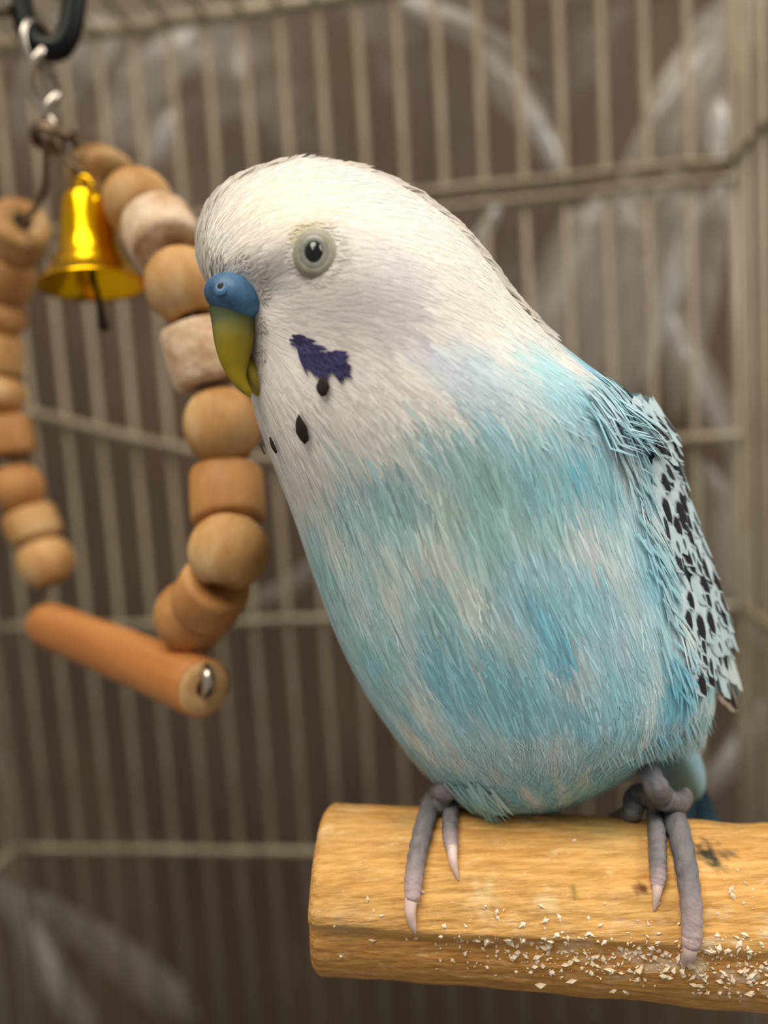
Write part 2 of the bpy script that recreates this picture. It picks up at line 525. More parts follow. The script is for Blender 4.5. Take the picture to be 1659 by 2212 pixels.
for pix, wid in (
    ([(385, 225), (352, 290), (322, 365)], (14, 26, 30)),
    ([(1020, 90), (1100, 190), (1170, 290), (1225, 400)], (14, 30, 22, 12)),
    ([(860, -10), (1000, 60), (1165, 140)], (16, 20, 12)),
    ([(1580, -20), (1500, 140), (1420, 290), (1330, 440)], (24, 34, 30, 16)),
    ([(1552, 200), (1550, 270), (1545, 350)], (20, 26, 18)),
    ([(1495, 100), (1440, 200), (1400, 260)], (16, 22, 12)),
    ([(1385, 570), (1440, 690), (1520, 840), (1600, 1000)], (12, 22, 30, 16)),
    ([(1300, 430), (1250, 560), (1180, 720), (1120, 860)], (20, 30, 34, 24)),
    ([(1500, 400), (1440, 560), (1380, 760), (1330, 900)], (26, 38, 40, 20)),
    ([(1560, 390), (1500, 640), (1460, 900)], (26, 36, 22)),
    ([(470, 100), (340, 190), (190, 295)], (12, 14, 10)),
    ([(-10, 1890), (70, 2020), (190, 2240)], (24, 34, 36)),
    ([(20, 1960), (120, 2100), (210, 2230)], (14, 22, 24)),
    ([(60, 1930), (220, 2040), (420, 2200)], (20, 40, 50)),
    ([(1640, 1540), (1580, 1640), (1490, 1740)], (22, 24, 14)),
    ([(520, 1310), (620, 1270), (690, 1200)], (14, 18, 12)),
    ([(1600, 900), (1570, 1200), (1640, 1400)], (12, 16, 14)),
    ([(525, 100), (515, 140), (520, 190)], (10, 14, 8)),
    ([(1330, 420), (1290, 560), (1220, 720), (1160, 800)], (60, 80, 80, 40)),
    ([(1480, 380), (1400, 520), (1330, 700), (1290, 900)], (50, 60, 60, 40)),
    ([(1640, -60), (1560, 120), (1450, 380)], (26, 34, 30)),
    ([(1520, 1000), (1560, 1180), (1600, 1330)], (30, 40, 30)),
    ([(250, 60), (120, 160), (40, 300)], (40, 60, 40)),
    ([(420, 60), (300, 200), (240, 340)], (30, 46, 30)),
):
    fold(pix, wid, 0.010)
for pix, wid in (                                            # sharp creases with their bright glints painted in
    ([(1095, 150), (1160, 270), (1218, 385)], (7, 13, 6)),
    ([(1388, 575), (1470, 750), (1592, 985)], (6, 12, 7)),
    ([(1553, 215), (1551, 280), (1547, 350)], (9, 14, 8)),
    ([(1500, 420), (1455, 600), (1385, 830)], (10, 18, 10)),
    ([(1545, 70), (1480, 170), (1405, 265)], (6, 10, 5)),
    ([(375, 240), (352, 290), (325, 352)], (7, 15, 11)),
    ([(1085, 430), (1040, 510), (1000, 570)], (6, 12, 6)),
    ([(1290, 440), (1240, 560), (1190, 690)], (6, 12, 8)),
    ([(20, 1900), (90, 2040), (170, 2215)], (6, 13, 12)),
    ([(1655, 1500), (1590, 1610), (1530, 1690)], (6, 10, 6)),
    ([(518, 100), (514, 135), (520, 170)], (5, 9, 5)),
):
    fold(pix, wid, 0.0085, 0.15, M_crease_glint)

# ------------------------------------------------------------------ perch
perch_c = CAM + F * 0.0925 - U * 0.0462                    # axis point opposite the lens
perch_axis = (R * 1.0 - F * 0.085 - U * 0.012).normalized()
PX0, PX1 = -0.0076, 0.092
pe_n = (F - perch_axis * F.dot(perch_axis)).normalized()   # away from camera
pe_u = pe_n.cross(perch_axis); pe_u = pe_u if pe_u.dot(U) > 0 else -pe_u
def perch_r(phi, x):
    """phi: 0 = up, 90 = towards camera, 180 = down (degrees)"""
    r = 0.0101
    # a step (split facet) below the front
    ps = phi - 85 - 2.5 * noise.noise(Vector((x * 60, 1, 4)))
    s = 1 / (1 + math.exp(-ps / 1.6)) * (1 - 1 / (1 + math.exp(-(phi - 190) / 12)))
    r -= 0.0013 * s * (1 - 0.55 * min(max((x - 0.012) / 0.03, 0), 1))
    r += 0.00022 * math.exp(-((ps + 6) / 6) ** 2)
    q = Vector((x * 45, math.cos(math.radians(phi)) * 1.2, math.sin(math.radians(phi)) * 1.2))
    r += noise.noise(q) * 0.00022
    q = Vector((x * 70, math.cos(math.radians(phi)) * 16, math.sin(math.radians(phi)) * 16))
    r += noise.noise(q) * 0.00013
    q = Vector((x * 900, math.cos(math.radians(phi)) * 30, math.sin(math.radians(phi)) * 30))
    r += noise.noise(q) * 0.00007
    if phi > 120: r += noise.noise(Vector((x * 160, 3, phi * 0.01))) * 0.0003 * min(1, (phi - 120) / 12)
    return r
def perch_pt(phi, x, lift=0.0):
    a = math.radians(phi)
    r = perch_r(phi % 360, x) + lift
    return perch_c + perch_axis * x + pe_u * (math.cos(a) * r) - pe_n * (math.sin(a) * r)
nx, nphi = 330, 220
V, Fc = [], []
prm = []
for i in range(nx + 1):
    t = i / nx
    x = PX0 + (PX1 - PX0) * t
    e = max(0.0, 1 - (x - PX0) / 0.0011)
    for k in range(nphi):
        phi = 360 * k / nphi
        sh = 1 - 0.10 * e * e
        p = perch_pt(phi, x)
        c = perch_c + perch_axis * x
        xo = 0.0
        V.append(c + (p - c) * sh)
        prm.append((x, phi))
for i in range(nx):
    for k in range(nphi):
        l = (k + 1) % nphi
        Fc.append((i * nphi + k, i * nphi + l, (i + 1) * nphi + l, (i + 1) * nphi + k))
Fc.append(tuple(reversed(range(nphi))))
Fc.append(tuple(range(nx * nphi, (nx + 1) * nphi)))
perch_root = empty('wooden_perch', tuple(perch_c + perch_axis * 0.04 - pe_u * 0.0101), 'thick honey coloured wooden perch with split lower edge and white crumbs', 'perch')
me = mesh('perch_rod', V, Fc)
cols = np.zeros((len(V), 3))
c_a, c_b, c_c = lin((202, 150, 80)), lin((226, 182, 114)), lin((184, 146, 86))
stains = []
def perch_hit(px, py):
    d = ray(px, py)
    oc = CAM - perch_c
    dd = d - perch_axis * d.dot(perch_axis); oo = oc - perch_axis * oc.dot(perch_axis)
    A = dd.dot(dd); B = 2 * dd.dot(oo); C = oo.dot(oo) - 0.0100 ** 2
    D = B * B - 4 * A * C
    if D < 0:
        D = 0
    t = (-B - math.sqrt(D)) / (2 * A)
    p = CAM + d * t
    x = (p - perch_c).dot(perch_axis)
    v = p - perch_c - perch_axis * x
    phi = math.degrees(math.atan2(-v.dot(pe_n), v.dot(pe_u)))
    return p, x, phi
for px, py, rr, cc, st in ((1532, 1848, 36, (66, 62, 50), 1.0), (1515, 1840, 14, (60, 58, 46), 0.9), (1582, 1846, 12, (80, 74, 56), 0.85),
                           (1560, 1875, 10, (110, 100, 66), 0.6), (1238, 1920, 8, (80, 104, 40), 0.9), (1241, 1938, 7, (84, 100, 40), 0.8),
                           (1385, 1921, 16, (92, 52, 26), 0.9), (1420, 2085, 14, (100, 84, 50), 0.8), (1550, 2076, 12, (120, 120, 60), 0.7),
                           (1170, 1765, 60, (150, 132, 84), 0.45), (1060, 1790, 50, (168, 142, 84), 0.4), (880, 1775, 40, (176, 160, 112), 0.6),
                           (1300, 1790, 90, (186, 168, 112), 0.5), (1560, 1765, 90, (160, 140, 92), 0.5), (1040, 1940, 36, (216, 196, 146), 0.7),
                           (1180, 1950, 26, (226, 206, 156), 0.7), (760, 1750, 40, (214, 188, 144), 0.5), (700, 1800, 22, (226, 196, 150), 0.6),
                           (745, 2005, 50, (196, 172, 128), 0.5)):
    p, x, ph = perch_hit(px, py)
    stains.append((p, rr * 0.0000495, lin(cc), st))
for n_, (x, phi) in enumerate(prm):
    a = math.radians(phi)
    q = Vector((x * 30, math.cos(a) * 2.2, math.sin(a) * 2.2))
    g = noise.noise(Vector((x * 60, math.cos(a) * 22, math.sin(a) * 22)))
    g2 = noise.noise(Vector((x * 260, math.cos(a) * 8, math.sin(a) * 8)) + Vector((9, 3, 1)))
    m_ = noise.noise(q + Vector((3, 7, 2)))
    c = c_a + (c_b - c_a) * min(max(0.5 + 0.8 * g + 0.3 * m_, 0), 1)
    wgt = min(max(0.35 + 1.3 * m_ + 0.8 * g2, 0), 1) * 0.55
    c = c + (c_c - c) * wgt
    if 86 < phi < 200:                                     # darker brown tone on the split face below the step
        k_ = min(1, (phi - 86) / 4) * 0.55
        c = c + (lin((186, 132, 70)) - c) * k_
    # crust of pale crumbs towards the right, front and below
    cr_ = min(max((x - 0.008) / 0.03, 0), 1) * math.exp(-((phi - 92) / 22) ** 2)
    sp_ = noise.noise(Vector((x * 620, math.cos(a) * 7.5, math.sin(a) * 7.5)))
    if sp_ > 0.12:
        c = c + (lin((232, 214, 184)) - c) * min(1, (sp_ - 0.12) * 4) * cr_
    pt = V[n_]
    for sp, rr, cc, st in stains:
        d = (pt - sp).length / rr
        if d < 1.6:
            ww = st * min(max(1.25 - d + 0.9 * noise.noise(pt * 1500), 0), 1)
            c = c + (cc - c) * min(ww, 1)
    cols[n_] = c
set_col(me, cols)
link('perch_rod', me, M_perchm, perch_root)

# crumbs and splinters stuck to the perch
cr_parts = []
M_crumb = noisy('pale_crumb', [(0.3, rgb(222, 198, 164)), (0.7, rgb(244, 230, 208))], 500, (1, 1, 1), 0.8)
for i in range(900):
    if i < 780:
        x = 0.006 + 0.046 * random.random() ** 0.7
        phi = random.gauss(92, 12)
    elif i < 850:
        x = random.uniform(0.036, 0.055); phi = random.gauss(52, 12)
    else:
        x = random.uniform(PX0 + 0.002, 0.05); phi = random.gauss(80, 24)
    s = random.choice((0.0001, 0.00014, 0.0002, 0.00028, 0.0004)) * random.uniform(0.7, 1.2)
    c = perch_pt(phi, x, s * 0.25)
    e1 = perch_axis; a = math.radians(phi)
    n0 = (pe_u * math.cos(a) - pe_n * math.sin(a)); e2 = n0.cross(e1)
    th = random.uniform(0, 6.3)
    d1 = e1 * math.cos(th) + e2 * math.sin(th); d2_ = n0.cross(d1)
    v = [c + d1 * s * random.uniform(.8, 1.8), c + d2_ * s * random.uniform(.5, 1), c - d1 * s * random.uniform(.8, 1.6), c - d2_ * s * random.uniform(.5, 1),
         c + n0 * s * random.uniform(.5, 1.1), c - n0 * s * 0.6]
    cr_parts.append((v, [(0, 1, 4), (1, 2, 4), (2, 3, 4), (3, 0, 4), (1, 0, 5), (2, 1, 5), (3, 2, 5), (0, 3, 5)]))
v, f = join(cr_parts)
o = link('crumbs', mesh('crumbs', v, f, False), M_crumb, perch_root)
tag(o, 'whitish crumbs and splinters stuck to the wood', kind='stuff')

# ------------------------------------------------------------------ budgerigar: body surface
SEC = [  # left px, right px, depth mm, depth ratio
    (650, 342, 660, 340, 87.0, 0.80),
    (540, 366, 770, 355, 87.0, 0.80),
    (468, 410, 868, 394, 87.0, 0.82),
    (433, 470, 948, 450, 87.0, 0.84),
    (424, 535, 1022, 512, 87.0, 0.86),
    (440, 602, 1064, 580, 87.0, 0.88),
    (490, 668, 1110, 642, 87.2, 0.88),
    (535, 738, 1160, 697, 87.6, 0.87),
    (546, 808, 1222, 757, 88.2, 0.85),
    (550, 872, 1296, 808, 89.0, 0.83),
    (570, 950, 1362, 858, 90.0, 0.81),
    (597, 1022, 1398, 940, 91.0, 0.80),
    (628, 1092, 1420, 1030, 92.0, 0.79),
    (652, 1172, 1452, 1135, 93.0, 0.79),
    (686, 1270, 1486, 1235, 94.0, 0.79),
    (726, 1378, 1514, 1335, 95.0, 0.79),
    (776, 1485, 1544, 1435, 95.5, 0.78),
    (838, 1576, 1554, 1518, 95.5, 0.76),
    (905, 1668, 1534, 1590, 95.0, 0.74),
    (976, 1728, 1455, 1626, 94.5, 0.74),
    (1036, 1756, 1384, 1664, 94.0, 0.72),
    (1096, 1764, 1316, 1712, 93.5, 0.68),
    (1190, 1756, 1210, 1750, 93.5, 0.62)]
NSEC = len(SEC)
NR, NS = 176, 176
sec = catmull(SEC, NR + 1)
sval = np.linspace(0, NSEC - 1, NR + 1)
cam_v, Fv, Rv, Uv = (np.array(x) for x in (CAM, F, R, U))
def P_np(px, py, z):
    z = np.asarray(z) / 1000.0
    return cam_v + Fv * z[..., None] + Rv * ((np.asarray(px) - CX) / FPX * z)[..., None] - Uv * ((np.asarray(py) - CY) / FPX * z)[..., None]
Lp = P_np(sec[:, 0], sec[:, 1], sec[:, 4]); Rp = P_np(sec[:, 2], sec[:, 3], sec[:, 4])
ctr = (Lp + Rp) / 2; half = (Rp - Lp) / 2 * 0.985
hl = np.linalg.norm(half, axis=1)
th = np.linspace(-math.pi, math.pi, NS, endpoint=False)
Dv = Fv * 0.12 + 0.88 * (ctr - cam_v) / ((ctr - cam_v) @ Fv)[:, None]      # each slice leans with its line of sight
G = ctr[:, None, :] + half[:, None, :] * np.sin(th)[None, :, None] - Dv[:, None, :] * (hl * sec[:, 5])[:, None, None] * np.cos(th)[None, :, None]
for _ in range(60):
    G[1:-1] = 0.25 * G[:-2] + 0.5 * G[1:-1] + 0.25 * G[2:]
def grid_normals(G):
    du = np.gradient(G, axis=0)
    dv = np.roll(G, -1, axis=1) - np.roll(G, 1, axis=1)
    n = np.cross(du, dv)
    n /= np.linalg.norm(n, axis=2, keepdims=True) + 1e-12
    s = np.sign(np.sum(n * (G - ctr[:, None, :]), axis=2).mean())
    return n * s
Gn = grid_normals(G)
# gentle modelling of the face: (px, py, radius px, height mm)
bumps = [(600, 600, 60, -0.7), (690, 500, 70, 0.35), (600, 800, 110, 0.7), (690, 560, 45, -0.35), (820, 690, 120, 0.4), (560, 640, 45, -0.6)]
zfront = P_np(0, 0, np.array(75.0))
for px, py, rr, h in bumps:
    tgt = np.array(P(px, py, 74.5))
    dproj = G - cam_v
    zz = dproj @ Fv
    gx = (dproj @ Rv) / zz * FPX + CX; gy = -(dproj @ Uv) / zz * FPX + CY
    wgt = np.exp(-((gx - px) ** 2 + (gy - py) ** 2) / rr ** 2) * (np.sum(Gn * Fv, axis=2) < 0)
    G = G + Gn * (wgt * h / 1000.0)[..., None]
Gn = grid_normals(G)
Tn = np.gradient(G, axis=0); Tn /= np.linalg.norm(Tn, axis=2, keepdims=True) + 1e-12

verts = G.reshape(-1, 3)
faces = []
for i in range(NR):
    for k in range(NS):
        l = (k + 1) % NS
        faces.append((i * NS + k, i * NS + l, (i + 1) * NS + l, (i + 1) * NS + k))
faces.append(tuple(range(NS))); faces.append(tuple(reversed(range(NR * NS, (NR + 1) * NS))))
bvh = BVHTree.FromPolygons([Vector(v) for v in verts], faces)

def hit(px, py):
    loc, nor, idx, d = bvh.ray_cast(CAM, ray(px, py))
    if loc is None:
        loc, nor, idx, d = bvh.find_nearest(P(px, py, 87))
    i, k = divmod(min(idx, NR * NS - 1), NS)
    n = Vector(Gn[i, k])
    return loc, n, i, k

BEAK = np.array(P(520, 650, 85))

def sample(si, ti):
    """si in section units, ti angle radians -> position, normal, flow tangent"""
    u = np.clip(np.asarray(si) / (NSEC - 1) * NR, 0, NR - 1e-6)
    v = (np.asarray(ti) + math.pi) / (2 * math.pi) * NS
    i = u.astype(int); fu = (u - i)[:, None]
    k = np.floor(v).astype(int); fv = (v - k)[:, None]; k0 = k % NS; k1 = (k + 1) % NS
    def bl(A):
        return (A[i, k0] * (1 - fv) + A[i, k1] * fv) * (1 - fu) + (A[i + 1, k0] * (1 - fv) + A[i + 1, k1] * fv) * fu
    p = bl(G); n = bl(Gn); n /= np.linalg.norm(n, axis=1, keepdims=True)
    t = bl(Tn)
    away = p - BEAK
    dist = np.linalg.norm(away, axis=1, keepdims=True)
    away = away / (dist + 1e-9)
    hw = np.clip((11.5 - np.asarray(si)) / 4.5, 0, 1)[:, None] * 0.9 + 0.05
    fl = away * hw + t * (1 - hw)
    fl -= n * np.sum(fl * n, axis=1, keepdims=True)
    fl /= np.linalg.norm(fl, axis=1, keepdims=True) + 1e-9
    return p, n, fl

dGs = np.gradient(G, axis=0) * NR / (NSEC - 1)
dGt = (np.roll(G, -1, axis=1) - np.roll(G, 1, axis=1)) / (4 * math.pi / NS)
def sample_raw(si, ti, A):
    u = np.clip(np.asarray(si) / (NSEC - 1) * NR, 0, NR - 1e-6)
    v = (np.asarray(ti) + math.pi) / (2 * math.pi) * NS
    i = u.astype(int); fu = (u - i)[:, None]
    k = np.floor(v).astype(int); fv = (v - k)[:, None]; k0 = k % NS; k1 = (k + 1) % NS
    return (A[i, k0] * (1 - fv) + A[i, k1] * fv) * (1 - fu) + (A[i + 1, k0] * (1 - fv) + A[i + 1, k1] * fv) * fu

# colour of the plumage -------------------------------------------------
def anchor(px, py):
    return np.array(hit(px, py)[0])
PXM = 0.0000465     # metres per pixel on the near side of the bird
PATCH = []
def patch(px, py, r, colr, st, along=1.0):
    loc, n, i, k = hit(px, py)
    colr = tuple(c_ + (255 - c_) * 0.13 for c_ in colr) if py > 700 else colr
    PATCH.append((np.array(loc), np.array(Tn[i, k]), r * PXM, lin(colr), st, along))
WHT = (222, 224, 218); BLU = (84, 172, 206); TEA = (112, 190, 192); SKY = (138, 200, 216)
for a in ((940, 1150, 46, WHT, .85, 1.5), (830, 1190, 40, WHT, .6, 1.8), (1095, 1315, 34, WHT, .85, 1.6), (880, 1490, 42, WHT, .75, 1.8),
          (1225, 1435, 46, (206, 214, 214), .8, 1.2), (1020, 1275, 44, WHT, .5, 1.6), (1330, 1240, 70, (196, 214, 218), .6, 1.5), (930, 1010, 50, WHT, .7, 1.5),
          (1110, 1080, 50, (196, 212, 214), .55, 1.5), (1260, 1100, 40, (206, 214, 216), .6, 1.6), (760, 1270, 36, WHT, .5, 2.0), (1030, 1620, 60, (196, 208, 206), .5, 1.6),
          (1210, 1620, 60, (186, 214, 220), .6, 1.4), (900, 1600, 30, WHT, .5, 2), (1430, 1540, 40, (206, 222, 222), .6, 1.2), (1190, 850, 60, (186, 216, 222), .6, 1.5),
          (700, 1130, 40, (206, 214, 208), .6, 2.0), (1340, 1600, 40, (196, 224, 226), .5, 1.4), (1150, 1190, 50, (190, 212, 214), .5, 1.5),
          (1222, 970, 34, (92, 186, 214), .9, 1.2), (1150, 1020, 60, TEA, .6, 1.6), (1390, 1210, 50, (116, 192, 216), .7, 1.4), (1210, 1385, 26, (62, 160, 188), .9, 1.7),
          (1450, 1480, 62, (84, 180, 208), .85, 1.3), (1110, 1250, 60, (104, 186, 208), .6, 1.8), (1290, 1330, 60, (116, 190, 214), .6, 1.5), (1070, 1480, 70, (118, 182, 192), .6, 1.8),
          (930, 1330, 50, (128, 182, 190), .6, 1.8), (800, 1400, 60, (120, 184, 190), .5, 1.8), (1160, 780, 46, (152, 212, 222), .8, 1.4), (1250, 780, 40, (110, 188, 222), .9, 1.4),
          (1000, 1060, 80, (158, 208, 196), .5, 1.6), (1320, 1500, 70, (120, 196, 214), .6, 1.4), (1000, 1700, 50, (112, 186, 190), .5, 1.4), (1300, 1690, 60, (120, 202, 206), .6, 1.3),
          (1310, 1020, 60, (128, 194, 206), .6, 1.5), (1360, 900, 46, (116, 158, 176), .7, 1.8), (1310, 915, 40, (152, 168, 184), .5, 1.8),
          (980, 790, 60, (168, 190, 208), .75, 1.0), (900, 750, 26, (186, 192, 214), .6, 1.2), (1060, 800, 50, (176, 204, 214), .6, 1.2),
          (790, 620, 90, (206, 200, 202), .7, 1.0), (850, 600, 60, (212, 206, 208), .6, 1.0), (740, 690, 90, (214, 206, 204), .65, 1.0), (840, 680, 60, (204, 198, 204), .5, 1.0),
          (610, 600, 50, (196, 190, 186), .75, 1.0), (575, 590, 40, (182, 178, 182), .7, 1.0), (520, 585, 36, (190, 186, 186), .6, 1.0), (640, 640, 50, (204, 198, 196), .6, 1.0),
          (600, 430, 130, (246, 236, 214), .6, 1.0), (680, 545, 70, (196, 192, 182), .6, 1.0), (650, 500, 26, (204, 196, 150), .7, 1.0)):
    patch(*a)

def plume_colour(p, s, t):
    """p: n x 3 positions, s: section units, t: angle"""
    n = len(p)
    n1 = np.empty(n); n2 = np.empty(n); n3 = np.empty(n); n4 = np.empty(n)
    for i in range(n):
        a = t[i]; q = Vector((math.sin(a) * 3.2, math.cos(a) * 3.2, s[i] * 0.42))
        n1[i] = noise.noise(q * 1.3)
        n2[i] = noise.noise(q * 2.0 + Vector((11, 4, 2)))
        n3[i] = noise.noise(Vector((math.sin(a) * 16, math.cos(a) * 16, s[i] * 0.8)))
        n4[i] = noise.noise(q * 4.5 + Vector((1, 14, 7)))
    head = lin((232, 228, 221))
    c = np.tile(head, (n, 1))
    sb = 9.7 - 1.85 * np.sin(t) 
    sb = np.where(np.cos(t) < 0, 9.7 - 1.85 * np.sign(np.sin(t)) * np.abs(np.sin(t)), sb)
    b = np.clip((s - sb) / 2.2 + 0.5 + 0.55 * n1 + 0.35 * n4, 0, 1)
    b = b * b * (3 - 2 * b)
    mid = lin((166, 208, 217)); deep = lin((134, 197, 215)); pale = lin((200, 220, 224)); wh = lin((222, 223, 219)); gr = lin((178, 212, 206))
    blue = np.tile(mid, (n, 1))
    k = np.clip(0.2 + 1.7 * n1 + 0.5 * n3, 0, 1)[:, None]; blue = blue + (deep - blue) * k
    k = np.clip(0.1 + 1.9 * n2 + 0.6 * n4, 0, 1)[:, None]; blue = blue + (pale - blue) * k
    k = np.clip(1.0 * n4 + 1.1 * n2 - 0.25, 0, 1)[:, None]; blue = blue + (wh - blue) * k
    gk = np.clip(1 - np.abs(s - sb - 2.2) / 2.6, 0, 1) * 0.5 * np.clip(-np.sin(t) + 0.6, 0, 1); blue = blue + (gr - blue) * gk[:, None]
    c = c + (blue - c) * b[:, None]
    for a, tn, r, cc, st, al in PATCH:
        d = p - a
        along = d @ tn
        d2 = (np.sum(d * d, axis=1) - along ** 2) + (along / al) ** 2
        ww = st * np.clip(1.35 - np.sqrt(np.maximum(d2, 0)) / r * 0.85 + 0.5 * n3 + 0.35 * n4, 0, 1)
        c = c + (cc - c) * ww[:, None]
    return c

# colour of the under surface
gs = np.repeat(sval, NS); gt = np.tile(th, NR + 1)
body_cols = plume_colour(verts, gs, gt)
foot_mid = perch_pt(0, 0.018)
bird = empty('budgerigar', tuple(foot_mid), 'blue and white budgerigar with blue cere gripping the thick wooden perch', 'bird')
me = mesh('body', verts - 0.0 * verts, faces)
set_col(me, body_cols)
link('body', me, M_skin, bird)

# feathers --------------------------------------------------------------
def blades(name, s, t, length, width, lift, jit, colour_fn, parent, material, normal_mix=0.75, sink=0.00002, curl=0.3, base_off=0.0, shade=0.05, flow_bias=None, custom=True, roll=0.0):
    n = len(s)
    p, nn, fl = sample(s, t)
    if flow_bias is not None:
        fl = fl + flow_bias
        fl -= nn * np.sum(fl * nn, axis=1, keepdims=True)
        fl /= np.linalg.norm(fl, axis=1, keepdims=True)
    side = np.cross(nn, fl)
    ang = rng.normal(0, jit, n)[:, None]
    f2 = fl * np.cos(ang) + side * np.sin(ang)
    side = np.cross(nn, f2)
    if roll:
        ra = (rng.choice((-1, 1), n) * rng.uniform(0.5, 1.0, n) * roll)[:, None]
        side = side * np.cos(ra) + nn * np.sin(ra)
    L = (length * rng.uniform(0.7, 1.25, n))[:, None]
    W = (width * rng.uniform(0.7, 1.3, n))[:, None]
    lf = (lift * rng.uniform(0.5, 1.5, n))[:, None]
    base_off = base_off + rng.uniform(-0.00003, 0.00004, n)[:, None]
    p = p + nn * base_off
    rows = []
    Gs = sample_raw(s, t, dGs); Gt = sample_raw(s, t, dGt)
    a11 = np.sum(Gs * Gs, 1); a12 = np.sum(Gs * Gt, 1); a22 = np.sum(Gt * Gt, 1); det = a11 * a22 - a12 ** 2 + 1e-18
    r1_ = np.sum(Gs * f2, 1); r2_ = np.sum(Gt * f2, 1)
    ds = (a22 * r1_ - a12 * r2_) / det; dt = (a11 * r2_ - a12 * r1_) / det
    def row(tt):
        Lt = (L[:, 0] * tt)
        flat = p + f2 * Lt[:, None]
        q = sample_raw(np.clip(s + ds * Lt, 0, NSEC - 1.001), t + np.clip(dt * Lt, -0.8, 0.8), G)
        q = q + nn * base_off
        bad = (np.linalg.norm(q - flat, axis=1) > 0.0012)[:, None]
        return np.where(bad, flat, q)
    prof = ((0.0, 0.55), (0.35, 1.0), (0.72, 0.8))
    for tt, ww in prof:
        c = row(tt) + nn * (-sink + lf * L * tt * (1 - curl * tt))
        rows.append(c - side * (W * ww * 0.5)); rows.append(c + nn * (0.12 * W * ww) * 0 + side * (W * ww * 0.5))
    tip = row(1.0) + nn * (-sink + lf * L * (1 - curl))
    rows.append(tip)
    V = np.stack(rows, axis=1).reshape(-1, 3)          # 7 verts a feather
    base = (np.arange(n) * 7)[:, None]
    tri = np.array([[0, 1, 3], [0, 3, 2], [2, 3, 5], [2, 5, 4], [4, 5, 6]])
    Fa = (base[:, None, :] + tri[None]).reshape(-1, 3)
    me = bpy.data.meshes.new(name)
    me.vertices.add(len(V)); me.vertices.foreach_set('co', V.ravel())
    me.loops.add(len(Fa) * 3); me.loops.foreach_set('vertex_index', Fa.ravel().astype(np.int32))
    me.polygons.add(len(Fa)); me.polygons.foreach_set('loop_start', (np.arange(len(Fa)) * 3).astype(np.int32))
    me.update(calc_edges=True)
    me.polygons.foreach_set('use_smooth', np.ones(len(Fa), bool))
    # orient so that faces look outward
    a = V[Fa[:, 1]] - V[Fa[:, 0]]; b_ = V[Fa[:, 2]] - V[Fa[:, 0]]
    fn = np.cross(a, b_)
    if np.mean(np.sum(fn * np.repeat(nn, 5, axis=0), axis=1)) < 0:
        me.flip_normals()
    side7 = np.repeat(side, 7, axis=0); nn7 = np.repeat(nn, 7, axis=0); f7 = np.repeat(f2, 7, axis=0)
    sg = np.tile(np.array([-1, 1, -1, 1, -1, 1, 0]), n)[:, None]
    cn = nn7 + side7 * sg * (1 - normal_mix) * 0.9 + f7 * np.repeat(rng.normal(0, 0.10, n), 7)[:, None]
    cn /= np.linalg.norm(cn, axis=1, keepdims=True)
    if custom:
        me.normals_split_custom_set_from_vertices(cn.tolist())
    c = colour_fn(p, s, t)
    c = c * (1 + rng.normal(0, shade, n))[:, None]
    set_col(me, np.clip(np.repeat(c, 7, axis=0), 0, 1))
    return link(name, me, material, parent)

# area-weighted sampling of the surface
cell = np.linalg.norm(np.cross(G[1:] - G[:-1], np.roll(G, -1, axis=1)[:-1] - G[:-1]), axis=2)
def scatter(n, smin, smax, wfn=None):
    wgt = cell.copy()
    sm = (sval[:-1] + sval[1:]) / 2
    wgt[(sm < smin) | (sm > smax)] = 0
    if wfn is not None:
        wgt = wgt * wfn(sm[:, None], th[None, :])
    cdf = np.cumsum(wgt.ravel()); cdf /= cdf[-1]
    idx = np.searchsorted(cdf, rng.random(n))
    i, k = np.divmod(idx, NS)
    s = (i + rng.random(n)) / NR * (NSEC - 1)
    t = th[k] + rng.random(n) * (2 * math.pi / NS)
    return s, t

front = lambda s, t: np.where(np.cos(t) > -0.35, 1.0, 0.35)
wingless = lambda s, t: front(s, t) * np.where((np.degrees(t) > 62) & (s > 10.6) & (s < 17.2), 0.06, 1.0)
s_, t_ = scatter(30000, 0.05, 9.8, front)
pl = blades('head_plumage', s_, t_, 0.0025, 0.00022, 0.012, 0.14, plume_colour, bird, M_plume, normal_mix=0.98, shade=0.02)
tag(pl, 'short white head feathers', kind='stuff')
s_, t_ = scatter(42000, 8.0, 21.8, wingless)
pl = blades('body_plumage', s_, t_, np.where(s_ > 17.5, 0.0026, 0.0048), 0.00028, 0.007, 0.12, plume_colour, bird, M_plume, normal_mix=0.98, shade=0.035)
tag(pl, 'soft mottled blue breast and belly feathers', kind='stuff')
# loose downy filaments low on the belly
s_, t_ = scatter(3500, 17.2, 21.9, lambda s, t: np.where(np.cos(t) > -0.3, 1.0, 0.3))
pl = blades('belly_down', s_, t_, 0.0024, 0.00010, 0.12, 0.30, plume_colour, bird, M_plume, shade=0.08)
tag(pl, 'fine loose blue down at the bottom of the belly', kind='stuff')
# loose tips that roughen the outline of the crown
s_, t_ = scatter(1400, 0.1, 7.0, lambda s, t: np.where((np.cos(t) > 0.03) & (np.cos(t) < 0.36), 1.0, 0.0))
pl = blades('crown_tips', s_, t_, 0.0030, 0.00075, 0.15, 0.18, plume_colour, bird, M_tips, custom=False, roll=0.9)
tag(pl, 'loose feather tips on the crown', kind='stuff')

